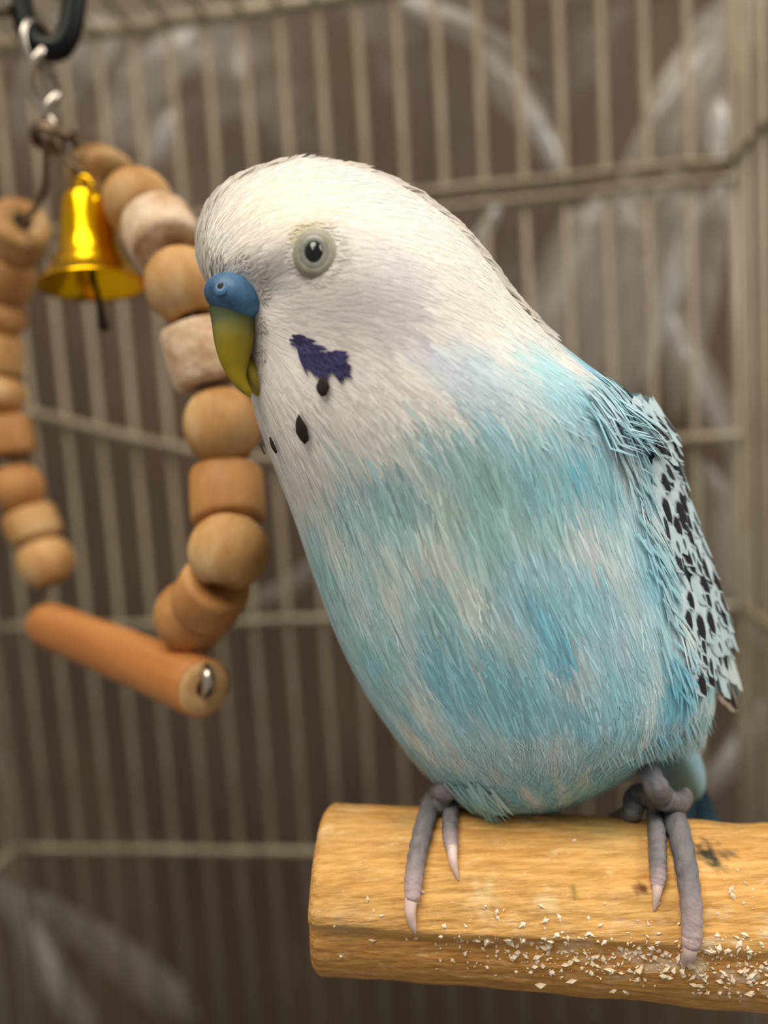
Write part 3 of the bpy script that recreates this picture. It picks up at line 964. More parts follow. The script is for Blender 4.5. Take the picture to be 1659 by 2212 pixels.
# cheek patch and throat spots -------------------------------------------
def st_of(px, py):
    loc, n, i, k = hit(px, py)
    return sval[i], th[k]
def local_cluster(name, pix, n, length, width, colr, lift=0.10, off=0.00045, jit=0.25, shade=0.25):
    ss, tt = [], []
    for px, py, rr in pix:
        m = max(3, int(n / len(pix)))
        for _ in range(m):
            a = random.uniform(0, 6.283); r = rr * math.sqrt(random.random())
            s0, t0 = st_of(px + r * math.cos(a), py + r * math.sin(a))
            ss.append(s0); tt.append(t0)
    cc = lin(colr)
    return blades(name, np.array(ss), np.array(tt), length, width, lift, jit, lambda p, s, t: np.tile(cc, (len(p), 1)), bird, M_plume, base_off=off, shade=shade)
o = local_cluster('cheek_patch', [(648, 738, 12), (664, 752, 16), (680, 768, 17), (700, 776, 15), (718, 782, 14), (732, 794, 12), (672, 780, 10), (690, 790, 10), (655, 758, 8), (724, 768, 8)], 520, 0.0014, 0.00026, (62, 58, 98), lift=0.04, off=0.0002)
tag(o, 'dark violet cheek patch')

def teardrop(px, py, w_, h_, ang, name='throat_spot'):
    """a single dark spot feather lying on the throat"""
    loc, n, i, k = hit(px, py)
    upv = (U * math.cos(math.radians(ang)) + R * math.sin(math.radians(ang)))
    upv = (upv - n * upv.dot(n)).normalized(); sd = upv.cross(n).normalized()
    V, Fc = [], []
    rows = 9
    for r in range(rows):
        y = 1 - 2 * r / (rows - 1)
        wd = math.sqrt(max(0, 1 - (y if y < 0 else y ** 0.8) ** 2)) * (1 - 0.42 * max(y, 0))
        for q in range(5):
            x = (q - 2) / 2
            g = random.uniform(0.86, 1.1)
            p0 = loc + upv * (y * h_ * PXM / 2) + sd * (x * wd * w_ * PXM / 2 * g)
            l2, n2_, _, _ = bvh.find_nearest(p0)
            V.append(l2 + n * (0.00062 - 0.00018 * x * x - 0.00012 * y * y))
    for r in range(rows - 1):
        for q in range(4):
            Fc.append((r * 5 + q, (r + 1) * 5 + q, (r + 1) * 5 + q + 1, r * 5 + q + 1))
    return link(name, mesh(name, V, Fc), M_spot, bird)
M_spot = noisy('black_spot_feather', [(0.3, rgb(26, 20, 20)), (0.7, rgb(52, 42, 40))], 900, (1, 1, 1), 0.85)
teardrop(701, 834, 32, 44, 12)
teardrop(657, 925, 36, 66, 4)
teardrop(597, 959, 22, 40, 0)
teardrop(571, 968, 12, 30, -14)

# eye ------------------------------------------------------------------
loc, n, i, k = hit(680, 548)
loc = loc - n * 0.00025
en = (n * 0.75 - F * 0.45).normalized()
def disc_ring(name, r0, r1, h0, h1, material, seg=36, rows=6, round_=0.0002, parent=None):
    prof = []
    for j in range(rows + 1):
        t = j / rows
        prof.append((h0 + (h1 - h0) * t + math.sin(t * math.pi) * round_, r0 + (r1 - r0) * t))
    v, f = lathe(prof, seg)
    o = link(name, mesh(name, v, f), material, parent, None)
    o.matrix_basis = align(loc, en) @ Matrix.Diagonal((1, 1.12, 1, 1))
    return o
eye_prof = [(0.00118 * math.cos(a), 0.00118 * math.sin(a)) for a in np.linspace(0.02, math.pi / 2, 9)]
v, f = lathe(eye_prof, 28)
f.append(tuple(range(28)))
eyeball = link('eye', mesh('eye', v, f), M_eye, bird)
eyeball.matrix_basis = align(loc + en * 0.00035, en) @ Matrix.Diagonal((0.86, 1.12, 0.75, 1))
o = disc_ring('iris', 0.00090, 0.00150, 0.00086, 0.00074, M_iris, round_=0.00006, parent=eyeball)
tag(o, 'pale grey iris ring')
o = disc_ring('eyelid', 0.00144, 0.00215, 0.00078, 0.00036, M_lid, round_=0.00012, parent=eyeball)
tag(o, 'pale grey bare skin around the eye')

# feather wisps that close in around the bare eye skin
ss, tt = [], []
for _ in range(260):
    a = random.uniform(0, 6.283); r = random.uniform(44, 60)
    s0, t0 = st_of(680 + r * math.cos(a), 548 + r * 1.1 * math.sin(a)); ss.append(s0); tt.append(t0)
o = blades('eye_wisps', np.array(ss), np.array(tt), 0.0012, 0.00018, 0.025, 0.3, plume_colour, bird, M_plume, base_off=0.00006, shade=0.03)
tag(o, 'fine white feathers around the eye')

# cere and beak --------------------------------------------------------
zb = 78.8
def blob(name, c, ax, ay, az, X, Y, Z, fn=None, nu=36, nv=24):
    V, Fc = [], []
    for j in range(nv + 1):
        v_ = math.pi * j / nv
        for i_ in range(nu):
            u_ = 2 * math.pi * i_ / nu
            x, y, z = math.sin(v_) * math.cos(u_), math.cos(v_), math.sin(v_) * math.sin(u_)
            if fn: x, y, z = fn(x, y, z)
            V.append(c + X * (x * ax) + Y * (y * ay) + Z * (z * az))
    for j in range(nv):
        for i_ in range(nu):
            l = (i_ + 1) % nu
            Fc.append((j * nu + i_, j * nu + l, (j + 1) * nu + l, (j + 1) * nu + i_))
    return V, Fc
rc = math.radians(-24)
cX = R * math.cos(rc) + U * math.sin(rc); cY = -R * math.sin(rc) + U * math.cos(rc)
def cere_fn(x, y, z):
    lobe = 1 + 0.10 * (abs(z) ** 1.5) - 0.06 * math.exp(-(z / 0.25) ** 2)
    y2 = y * (1.0 if y > 0 else 0.90) * lobe
    x2 = x * lobe * (1 + 0.10 * (1 - y) * (1 if x > 0 else 0.3))
    return x2, y2, z
cc_ = P(504, 646, zb)
v, f = blob('cere', cc_, 0.00292, 0.0024, 0.0033, cX, cY, F, cere_fn)
cere = link('cere', mesh('cere', v, f), M_cere, bird)
tag(cere, 'glossy blue cere above the beak')
# nostril on the near lobe
cb = BVHTree.FromPolygons([Vector(q) for q in v], f)
l2, n2_, _, _ = cb.ray_cast(CAM, ray(476, 618))
if l2 is None: l2, n2_, _, _ = cb.find_nearest(P(476, 618, zb - 3))
if n2_.dot(CAM - l2) < 0: n2_ = -n2_
nax = (n2_ + U * 0.2).normalized()
pr = [(0.0, 0.00010), (0.00002, 0.00030), (0.00006, 0.00042), (0.00006, 0.00054), (0.00001, 0.00068), (-0.0002, 0.00086)]
vv, ff = lathe(pr, 24)
o = link('nostril_rim', mesh('nostril_rim', vv, ff), M_cere, cere, align(l2, nax) @ Matrix.Diagonal((0.9, 1.1, 1, 1)))
vv, ff = lathe([(-0.0002, 0.0004), (0.00004, 0.00036), (0.00007, 0.0002), (0.00008, 0.00001)], 20)
o = link('nostril', mesh('nostril', vv, ff), M_hole, cere, align(l2, nax) @ Matrix.Diagonal((0.9, 1.1, 1, 1)))
# upper mandible
BK = [(452, 668, 560, 668, zb, 1.0), (458, 700, 552, 694, zb, 1.0), (463, 738, 548, 734, zb, 0.98), (474, 778, 540, 770, zb + .2, 0.92), (490, 810, 533, 802, zb + .4, 0.85),
      (508, 834, 536, 826, zb + .6, 0.8), (526, 850, 543, 843, zb + .8, 0.8), (541, 858, 544, 856, zb + 1, 0.8)]
bk = catmull(BK, 40)
bl_, br_ = P_np(bk[:, 0], bk[:, 1], bk[:, 4]), P_np(bk[:, 2], bk[:, 3], bk[:, 4])
bc, bh = (bl_ + br_) / 2, (br_ - bl_) / 2
V, Fc, cols = [], [], []
for i_ in range(40):
    hh = np.linalg.norm(bh[i_]) * bk[i_, 5]
    for q in range(28):
        a = 2 * math.pi * q / 28
        V.append(Vector(bc[i_] + bh[i_] * math.sin(a) - Fv * hh * math.cos(a)))
        t = i_ / 39
        c0 = lin((96, 104, 52)) if t < 0.2 else lin((150, 138, 24))
        tt = min(1, max(0, (t - 0.12) / 0.25))
        c0 = lin((92, 106, 72)) * (1 - tt) + lin((170, 148, 6)) * tt
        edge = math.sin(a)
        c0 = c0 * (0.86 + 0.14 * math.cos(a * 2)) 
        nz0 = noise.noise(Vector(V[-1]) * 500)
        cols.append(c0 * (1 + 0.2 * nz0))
for i_ in range(39):
    for q in range(28):
        l = (q + 1) % 28
        Fc.append((i_ * 28 + q, i_ * 28 + l, (i_ + 1) * 28 + l, (i_ + 1) * 28 + q))
Fc.append(tuple(range(28))); Fc.append(tuple(reversed(range(39 * 28, 40 * 28))))
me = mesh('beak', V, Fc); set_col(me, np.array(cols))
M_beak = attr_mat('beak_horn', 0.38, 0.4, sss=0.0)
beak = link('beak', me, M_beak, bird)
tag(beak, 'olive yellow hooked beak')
# lower mandible tucked behind the hook
v, f = blob('lower_mandible', P(548, 812, zb + 3.0), 0.0012, 0.0024, 0.0022, R, (U * 0.94 + R * -0.3).normalized(), F)
me = mesh('lower_mandible', v, f); set_col(me, np.tile(lin((146, 132, 44)), (len(v), 1)))
link('lower_mandible', me, M_beak, bird)
# whiskery feather tufts around the beak root and chin
o = local_cluster('beak_bristles', [(566, 640, 16), (560, 700, 14), (556, 760, 14), (552, 810, 12), (470, 588, 16), (520, 582, 16), (556, 600, 14)], 420, 0.0013, 0.00022, (214, 208, 202), lift=0.16, off=0.0, jit=0.45, shade=0.08)
tag(o, 'fine bristles at the root of the beak')

# feet -----------------------------------------------------------------
def foot(name, tubes, claws, seg=14):
    parts, cols = [], []
    for pts, rad in tubes:
        n = 46
        pp = path(pts, n)
        rr = np.interp(np.linspace(0, 1, n), np.linspace(0, 1, len(rad)), rad)
        rr = [r * (1 + 0.13 * abs(math.sin(j * 1.05)) + 0.05 * noise.noise(Vector((j * 0.7, r * 900, 0)))) for j, r in enumerate(rr)]
        v, f = tube(pp, rr, seg)
        parts.append((v, f))
        for j, p in enumerate(v):
            t = (j // seg) / (n - 1)
            g = 0.5 + 0.5 * noise.noise(p * 1700)
            c = lin((84, 83, 88)) * (1 - g) + lin((132, 129, 131)) * g
            k = max(0, (t - 0.66) / 0.34)
            c = c + (lin((204, 178, 180)) - c) * min(1, k) * 0.85
            cols.append(c)
    v, f = join(parts)
    me = mesh(name, v, f)
    set_col(me, np.array(cols))
    o = link(name, me, M_foot, bird)
    for pts, rad in claws:
        n = 18
        pp = path(pts, n)
        rr = np.interp(np.linspace(0, 1, n), np.linspace(0, 1, len(rad)), rad)
        v, f = tube(pp, list(rr), 10)
        link('claw', mesh('claw', v, f), M_claw, o)
    return o
def on(px, py, lift):
    p, x, phi = perch_hit(px, py)
    return perch_pt(phi, x, mm(lift))
r1 = 0.00088
# the foot near the cut end of the perch
foot('foot',
     [([P(1000, 1680, 93), P(962, 1708, 90), on(940, 1750, 1.25), on(920, 1790, 1.0), on(903, 1850, 0.95), on(894, 1905, 0.85), on(891, 1945, 0.75)], [0.0014, 0.0012, 0.00112, 0.00105, 0.00098, 0.00095, 0.00072]),
      ([P(990, 1705, 92), on(977, 1752, 1.1), on(972, 1785, 0.95), on(972, 1820, 0.9), on(977, 1850, 0.7)], [0.0010, 0.0009, 0.00085, 0.00082, 0.0006]),
      ([P(962, 1708, 91), perch_pt(2, -0.0 + (perch_hit(945, 1760)[1]), 0.0009), perch_pt(-40, perch_hit(935, 1760)[1] - 0.001, 0.0009), perch_pt(-75, perch_hit(930, 1760)[1] - 0.002, 0.0008)], [0.0011, 0.0009, 0.0009, 0.0006])],
     [([on(890, 1930, 0.75), on(887, 1965, 0.75), on(892, 1995, 0.4), on(897, 2016, 0.1)], [0.0008, 0.00062, 0.0004, 0.00012]),
      ([on(976, 1840, 0.75), on(979, 1868, 0.65), on(985, 1888, 0.3), on(990, 1902, 0.05)], [0.00066, 0.0005, 0.0003, 0.0001])])
# the foot near the middle of the perch
xa = perch_hit(1430, 1760)[1]
foot('foot',
     [([P(1362, 1590, 93), P(1394, 1655, 89), P(1420, 1705, 87), on(1446, 1752, 1.5), on(1462, 1810, 1.2), on(1476, 1880, 1.1), on(1486, 1950, 1.0), on(1488, 2005, 0.95), on(1485, 2040, 0.8)], [0.0012, 0.0012, 0.0013, 0.00135, 0.00118, 0.00108, 0.00102, 0.00096, 0.00075]),
      ([P(1412, 1700, 88), on(1416, 1775, 1.05), on(1417, 1820, 0.95), on(1417, 1865, 0.9), on(1418, 1900, 0.85), on(1416, 1920, 0.6)], [0.0010, 0.00095, 0.0009, 0.00086, 0.0008, 0.0006]),
      ([P(1430, 1725, 88), P(1462, 1735, 90), P(1480, 1722, 92), P(1482, 1708, 93)], [0.0012, 0.00115, 0.0009, 0.0004]),
      ([P(1415, 1715, 90), P(1375, 1722, 93), perch_pt(-8, xa - 0.0042, 0.0009), perch_pt(-45, xa - 0.005, 0.0008)], [0.0012, 0.0013, 0.00105, 0.0007])],
     [([on(1486, 2020, 0.85), on(1484, 2050, 0.8), on(1482, 2076, 0.5), on(1480, 2100, 0.1)], [0.0009, 0.00072, 0.00048, 0.00014]),
      ([on(1417, 1900, 0.75), on(1416, 1930, 0.65), on(1414, 1952, 0.3), on(1413, 1968, 0.05)], [0.0007, 0.0005, 0.0003, 0.0001])])

# wings ----------------------------------------------------------------
def feather_mat(name, edge, core, amount, stripe):
    m, N, L, b = mat(name, rough=0.7, spec=0.25)
    uvn = N.new('ShaderNodeUVMap'); uvn.uv_map = 'UVMap'
    sx = N.new('ShaderNodeSeparateXYZ'); L.new(uvn.outputs[0], sx.inputs[0])
    # dark blotch: distance from a point on the shaft
    def math_(op, a, b_=None):
        q = N.new('ShaderNodeMath'); q.operation = op
        for idx, s in enumerate((a, b_)):
            if s is None: continue
            if isinstance(s, (int, float)): q.inputs[idx].default_value = s
            else: L.new(s, q.inputs[idx])
        return q.outputs[0]
    dx = math_('MULTIPLY', math_('SUBTRACT', sx.outputs[0], 0.5), stripe[0])
    dy = math_('MULTIPLY', math_('SUBTRACT', sx.outputs[1], stripe[2]), stripe[1])
    d = math_('SQRT', math_('ADD', math_('MULTIPLY', dx, dx), math_('MULTIPLY', dy, dy)))
    nz = N.new('ShaderNodeTexNoise'); nz.inputs['Scale'].default_value = 9; nz.inputs['Detail'].default_value = 4
    L.new(uvn.outputs[0], nz.inputs['Vector'])
    d2 = math_('ADD', d, math_('MULTIPLY', math_('SUBTRACT', nz.outputs['Fac'], 0.5), 0.5))
    cr = N.new('ShaderNodeValToRGB')
    cr.color_ramp.elements[0].position = amount - 0.08; cr.color_ramp.elements[0].color = core
    cr.color_ramp.elements[1].position = amount + 0.08; cr.color_ramp.elements[1].color = edge
    L.new(d2, cr.inputs[0])
    L.new(cr.outputs[0], b.inputs['Base Color'])
    return m
WE = rgb(192, 210, 216); BK_ = rgb(30, 30, 32)
M_cov = [feather_mat('covert_black_blotch', WE, BK_, 0.60, (1.7, 2.0, 0.74)),
         feather_mat('covert_dark_bar', rgb(184, 206, 214), rgb(44, 46, 50), 0.50, (2.4, 1.8, 0.76)),
         feather_mat('covert_pale', rgb(186, 208, 216), rgb(70, 80, 88), 0.30, (2.6, 2.2, 0.76))]
M_prim = feather_mat('flight_feather_pale', rgb(200, 216, 218), rgb(60, 62, 64), 0.34, (4.0, 0.9, 0.45))
M_primd = feather_mat('flight_feather_dark', rgb(186, 180, 164), rgb(44, 40, 38), 0.62, (2.2, 0.8, 0.6))
M_tailf = feather_mat('tail_feather_dark', rgb(120, 160, 184), rgb(34, 36, 42), 0.62, (2.0, 0.7, 0.6))
M_tailb = feather_mat('tail_covert_blue', rgb(150, 200, 216), rgb(120, 180, 200), 0.3, (2.0, 0.7, 0.6))

def feather_mesh(name, L_, W_, material, nl=8, nw=4, arch=0.12, bend=0.10, point=0.8):
    """leaf-shaped vane along local Y, outer face +Z"""
    V, Fc, uvs = [], [], []
    for j in range(nl + 1):
        y = j / nl
        wd = (math.sin(min(1, y / 0.45 + 0.25) * math.pi / 2)) * (1 - max(0, (y - 0.55) / 0.45) ** (1.6 + point)) ** 0.6
        for q in range(nw + 1):
            x = q / nw - 0.5
            V.append((x * W_ * wd, y * L_, -abs(2 * x) ** 2 * wd * W_ * arch - bend * L_ * y * y))
            uvs.append((q / nw, y))
    for j in range(nl):
        for q in range(nw):
            i0 = j * (nw + 1) + q
            Fc.append((i0, i0 + 1, i0 + nw + 2, i0 + nw + 1))
    me = mesh(name, V, Fc)
    ul = me.uv_layers.new(name='UVMap')
    for lp in me.loops:
        ul.data[lp.index].uv = uvs[lp.vertex_index]
    me.materials.append(material)
    return me
cov_me = [feather_mesh('covert_feather', 0.0050, 0.0026, m, bend=0.03) for m in M_cov]

def mat_of(p, y, z):
    y = y.normalized(); z = (z - y * z.dot(y)).normalized(); x = y.cross(z)
    return Matrix(((x.x, y.x, z.x, p.x), (x.y, y.y, z.y, p.y), (x.z, y.z, z.z, p.z), (0, 0, 0, 1)))

def wing_from(W, label):
    """W: rows (shoulder to tip) x columns (front edge to back edge) of points on the folded wing"""
    W = np.array(W)
    A = np.stack([catmull(W[:, j], 40) for j in range(W.shape[1])], axis=1)
    A = np.stack([catmull(A[i_], 24) for i_ in range(40)], axis=0)
    du = np.gradient(A, axis=0); dv = np.gradient(A, axis=1)
    nn = np.cross(du, dv); nn /= np.linalg.norm(nn, axis=2, keepdims=True) + 1e-12
    body_c = np.array(P(1050, 1250, 95))
    if np.sum(nn * (A - body_c), axis=2).mean() < 0: nn = -nn
    V = [Vector(q) for q in (A - nn * 0.0004).reshape(-1, 3)]
    Fc = [(i_ * 24 + j, i_ * 24 + j + 1, (i_ + 1) * 24 + j + 1, (i_ + 1) * 24 + j) for i_ in range(39) for j in range(23)]
    me = mesh('wing', V, Fc)
    set_col(me, np.tile(lin((176, 196, 204)), (len(V), 1)))
    wo = link('wing', me, M_skin, bird)
    tag(wo, label)
    def at(u, v):
        i_ = min(max(u, 0), 1) * 39; j = min(max(v, 0), 1) * 23
        i0, j0 = int(round(i_)), int(round(j))
        return Vector(A[i0, j0]), Vector(nn[i0, j0]), Vector(du[i0, j0]).normalized()
    rows = 17
    for r_ in range(rows):                                  # lowest row first, upper rows overlap it
        u = 0.80 - 0.78 * r_ / (rows - 1)
        for c_ in range(12):
            v = (c_ + 0.5 * (r_ % 2)) / 11.5 + random.uniform(-0.02, 0.02)
            if v > 1 or (v < 0.1 and random.random() < 0.4) or u > 0.80 - 0.30 * max(v - 0.25, 0): continue
            p, n, d = at(u + random.uniform(-0.012, 0.012), v)
            y = d + n * 0.10 + n.cross(d) * random.uniform(-.2, .2)
            kind = random.choices((0, 1, 2), (6, 3, 2))[0]
            if u > 0.62: kind = random.choices((0, 1, 2), (1, 2, 5))[0]
            link('covert_feather', cov_me[kind], None, wo, mat_of(p + n * (0.0001 + 0.00003 * r_), y, n) @ Matrix.Scale(random.uniform(0.8, 1.2), 4))
    return wo, at

inner = [(1318, 876), (1372, 950), (1408, 1050), (1436, 1150), (1464, 1250), (1488, 1350), (1504, 1440), (1528, 1500)]
outer = [(1384, 846), (1424, 925), (1458, 1036), (1492, 1136), (1527, 1232), (1556, 1325), (1568, 1415), (1574, 1490)]
W = []
for (a, b) in zip(inner, outer):
    l0, n0, i0, k0 = hit(*a)
    z0 = (l0 - CAM).dot(F) * 1000
    zo = sec[i0, 4] + 1.0
    p0 = P(a[0], a[1], z0 + 0.25); p2 = P(b[0], b[1], zo)
    p1 = p0.lerp(p2, 0.5) + (R * 0.55 - F * 0.6) * 0.0012
    sb_ = sval[i0]
    pb = [Vector(sample(np.array([sb_]), np.array([math.radians(q)]))[0][0]) + Vector(sample(np.array([sb_]), np.array([math.radians(q)]))[1][0]) * 0.0016 for q in (122, 150)]
    W.append([tuple(p0), tuple(p1), tuple(p2), tuple(pb[0]), tuple(pb[1])])
wobj, wat = wing_from(W, 'folded wing with black and white scalloped feathers')
W2 = []
for sb_ in np.linspace(10.2, 17.0, 8):
    row_ = []
    for q in (-122, -138, -155, -178, -204):
        a_, b_, c_ = sample(np.array([sb_]), np.array([math.radians(q)]))
        row_.append(tuple(a_[0] + b_[0] * 0.0012))
    W2.append(row_)
wing_from(W2, 'folded wing on the far side')
def laid(name, me, p, tip, out, parent):
    return link(name, me, None, parent, mat_of(p, tip - p, out))
for j, (v, dk) in enumerate(((0.10, 0), (0.20, 0), (0.30, 0), (0.40, 0), (0.5, 0), (0.62, 1), (0.75, 1), (0.88, 1))):
    p, n, d = wat(0.60 + 0.02 * j, v)
    me = feather_mesh('flight_feather', 0.0108 + 0.0005 * j, 0.0030, M_primd if dk else M_prim, 12, 4, 0.12, 0.02, 1.3)
    link('flight_feather', me, None, wobj, mat_of(p - n * 0.0001 * j, d + n * 0.02, n))
for (a, b, dk, ln) in (((1546, 1436, 93), (1605, 1552, 97), 1, 0.0086), ((1532, 1390, 94), (1590, 1522, 96), 0, 0.0088), ((1536, 1440, 91.5), (1588, 1530, 95), 1, 0.0072)):
    me = feather_mesh('flight_feather', ln, 0.0026, M_primd if dk else M_prim, 12, 4, 0.12, 0.02, 1.3)
    laid('flight_feather', me, P(*a), P(*b), (R * 0.6 - F * 0.8 + U * 0.1), wobj)

# blue flank feathers that lap over the front edge of the wing
ss, tt = [], []
for _ in range(130):
    j = random.random() * 6.999; i0 = int(j); fr = j - i0
    x_ = inner[i0][0] * (1 - fr) + inner[i0 + 1][0] * fr; y_ = inner[i0][1] * (1 - fr) + inner[i0 + 1][1] * fr
    s0, t0 = st_of(x_ + random.gauss(-30, 16), y_ + random.gauss(0, 14)); ss.append(s0); tt.append(t0)
o = blades('flank_plumes', np.array(ss), np.array(tt), 0.0046, 0.0004, 0.03, 0.22, plume_colour, bird, M_plume, base_off=0.0003, shade=0.04, flow_bias=np.array(R) * 0.35)
tag(o, 'soft pale blue flank feathers lapping over the wing', kind='stuff')

# long blue scapular plumes over the shoulder
ss, tt = [], []
for _ in range(230):
    s0, t0 = st_of(random.gauss(1340, 28), random.gauss(845, 22))
    ss.append(s0); tt.append(t0)
o = blades('scapular_plumes', np.array(ss), np.array(tt), 0.0068, 0.0005, 0.075, 0.12, plume_colour, bird, M_plume,
           base_off=0.0004, shade=0.12, flow_bias=np.array(R) * 0.5 - np.array(U) * 0.4)
tag(o, 'pale blue plumes over the shoulder', kind='stuff')
# loose plume tuft pointing down beside the foot
ss, tt = [], []
for _ in range(150):
    s0, t0 = st_of(random.gauss(1015, 22), random.gauss(1712, 10))
    ss.append(s0); tt.append(t0)
o = blades('flank_tuft', np.array(ss), np.array(tt), 0.0052, 0.0005, 0.10, 0.12, plume_colour, bird, M_plume, base_off=0.0003, shade=0.08, flow_bias=-np.array(U) * 1.6 + np.array(R) * 0.5, curl=0.0)
tag(o, 'pointed blue feather tuft at the bottom of the belly', kind='stuff')

# tail -----------------------------------------------------------------
tp = P(1470, 1600, 103); tdir = (P(1500, 1760, 150) - tp).normalized()
v, f = blob('tail_coverts', P(1462, 1640, 105), 0.0030, 0.0056, 0.0052, R, (U * 0.95 - R * 0.25).normalized(), F)
me = mesh('tail_coverts', v, f); set_col(me, np.tile(lin((150, 190, 202)), (len(v), 1)))
link('tail_coverts', me, M_skin, bird)
for j in range(6):
    me = feather_mesh('tail_feather', 0.052 + 0.003 * (j % 3), 0.0052, M_tailf if j < 4 else M_tailb, 14, 4, 0.1, 0.01, 1.2)
    a = P(1462 + j * 5, 1640 + (j % 2) * 10, 106 + j * 0.4)
    laid('tail_feather', me, a, a + tdir * 0.05 + R * (j - 2.5) * 0.0012, U * 0.8 + R * 0.5, bird)

# ------------------------------------------------------------------ hanging swing toy
swing = empty('bead_swing', tuple(P(270, 1440, 128)), 'hanging bird swing of strung wooden beads on wire with wooden dowel at the bottom', 'bird toy')
def bead_mesh(kind, material, L_, D_):
    r = D_ / 2; h = L_ / 2; hr = 0.0011
    prof = [(-h * 0.55, hr)]
    if kind == 'ball':
        for a in np.linspace(-1, 1, 15):
            ang = a * 1.12
            prof.append((h * math.sin(ang) / math.sin(1.12), r * math.cos(ang * 0.98)))
    else:
        e = 0.14 * r
        prof += [(-h, hr), (-h, r - e * 1.4), (-h + e * 0.35, r - e * 0.4), (-h + e * 1.3, r), (0, r * 1.01), (h - e * 1.3, r), (h - e * 0.35, r - e * 0.4), (h, r - e * 1.4), (h, hr)]
    prof.append((h * 0.55, hr))
    # fill profile between to keep shading crisp
    v, f = lathe(prof, 40)
    v = [Vector(q) * (1 + 0.015 * noise.noise(Vector(q) * 300)) for q in v]
    me = mesh('bead', v, f)
    me.materials.append(material)
    return me
def string(spec, dia, first_axis=None):
    pts = [P(a[0], a[1], a[2]) for a in spec]
    for i_, a in enumerate(spec):
        pa = pts[max(i_ - 1, 0)]; pb = pts[min(i_ + 1, len(pts) - 1)]
        ax = (pb - pa).normalized()
        if i_ == 0 and first_axis is not None: ax = first_axis.normalized()
        L_ = a[5] if len(a) > 5 else 0.0092
        link('bead', bead_mesh(a[3], a[4], L_, dia * (a[6] if len(a) > 6 else 1)), None, swing, align(pts[i_], ax, 1.0, i_ * 1.3))
    return pts
right = string([(222, 388, 136, 'cyl', M_bead, 0.0085), (300, 440, 121, 'ball', M_bead, 0.0098), (352, 512, 114, 'cyl', M_bead_p, 0.0078), (396, 618, 111, 'ball', M_bead, 0.0100),
                (440, 768, 112, 'cyl', M_bead_p, 0.0090, 0.96), (480, 920, 111, 'ball', M_bead, 0.0104), (491, 1072, 111, 'cyl', M_bead_o, 0.0084, 0.96), (494, 1192, 104, 'ball', M_bead, 0.0094),
                (455, 1285, 107, 'cyl', M_bead_o, 0.0062, 0.9), (416, 1330, 112, 'ball', M_bead_o, 0.0088)], 0.0110)
left = string([(40, 505, 146, 'cyl', M_bead, 0.0080), (8, 600, 150, 'cyl', M_bead_o, 0.0075), (-6, 685, 152, 'ball', M_bead_o, 0.008), (-10, 770, 153, 'cyl', M_bead, 0.0076), (-4, 855, 153, 'ball', M_bead, 0.0078),
               (12, 945, 153, 'cyl', M_bead_o, 0.0078), (36, 1055, 153, 'ball', M_bead_o, 0.0092), (70, 1135, 153, 'cyl', M_bead, 0.0064, .95), (99, 1213, 152, 'ball', M_bead, 0.0092)], 0.0108,
              first_axis=(P(8, 600, 154) - P(40, 505, 142)))
hub = P(118, 296, 126)
def wire(pts, r, n=60, material=M_steel, name='wire'):
    v, f = tube(path(pts, n), r, 8)
    return link(name, mesh(name, v, f), material, swing)
wire([hub + R * 0.002, P(152, 330, 127), P(158, 372, 131), P(190, 384, 137)] + right + [P(428, 1395, 111), P(440, 1430, 108), P(444, 1470, 106)], 0.00055, 200)
wire([hub - R * 0.0018, P(97, 340, 127), P(95, 410, 131), P(75, 452, 137), P(40, 498, 143)] + left[1:] + [P(102, 1270, 152), P(104, 1330, 151)], 0.00055, 200, M_wire_dark)
# twisted hanger between the hook and the hub
tw_a, tw_b = P(82, 100, 124.5), P(112, 285, 126)
for ph in (0, math.pi):
    pts = []
    for j in range(60):
        t = j / 59
        c = tw_a.lerp(tw_b, t)
        amp = 0.0023 * math.sin(math.pi * (0.10 + 0.85 * t)) ** 0.5
        a = ph + t * 1.7 * math.pi + 0.3
        pts.append(c + R * (amp * math.cos(a)) - F * (amp * math.sin(a)))
    v, f = tube(pts, 0.00075, 8)
    link('twisted_wire', mesh('twisted_wire', v, f), M_steel, swing)
pts = [tw_a + R * (0.0017 * math.cos(a)) * 0.6 + U * (0.0035 * math.sin(a)) + F * (0.0028 * math.cos(a)) for a in np.linspace(0, 2 * math.pi, 30, endpoint=False)]
v, f = tube(pts, 0.0006, 8, closed=True)
link('hanging_loop', mesh('hanging_loop', v, f), M_steel, swing)
# the wound ring of wire at the hub
pts = []
for j in range(90):
    a = j / 89 * 2 * math.pi * 2.4
    rr = 0.0034 - 0.0006 * (j / 89)
    pts.append(hub + R * (rr * math.cos(a)) + F * (rr * math.sin(a)) + U * (0.0016 * (j / 89 - 0.5) + 0.0004 * math.sin(a * 2)))
v, f = tube(pts, 0.0006, 8)
link('wire_coil', mesh('wire_coil', v, f), M_wire_dark, swing)
# bottom dowel
d0, d1 = P(441, 1487, 106), P(98, 1347, 150)
ax = (d1 - d0).normalized(); Ld = (d1 - d0).length
rd = 0.0042
prof = [(0.003, 0.0010), (0.0002, 0.0011), (0.0, 0.0013), (0.0, rd * 0.93), (0.0003, rd)] + [(Ld * t, rd * (1 + 0.01 * math.sin(t * 17))) for t in np.linspace(0.05, 0.97, 20)] + [(Ld - 0.0008, rd * 0.95), (Ld, rd * 0.82), (Ld, 0.0001)]
v, f = lathe(prof, 40)
dow = link('dowel', mesh('dowel', v, f), M_dowel, swing, align(d0, ax))
tag(dow, 'orange brown wooden dowel with drilled end')
v, f = lathe([(-0.00012, 0.0013), (-0.00016, rd * 0.5), (-0.00012, rd * 0.9), (0.0001, rd * 0.93)], 32)
link('end_grain', mesh('end_grain', v, f), M_dowel_end, dow, align(d0, ax))
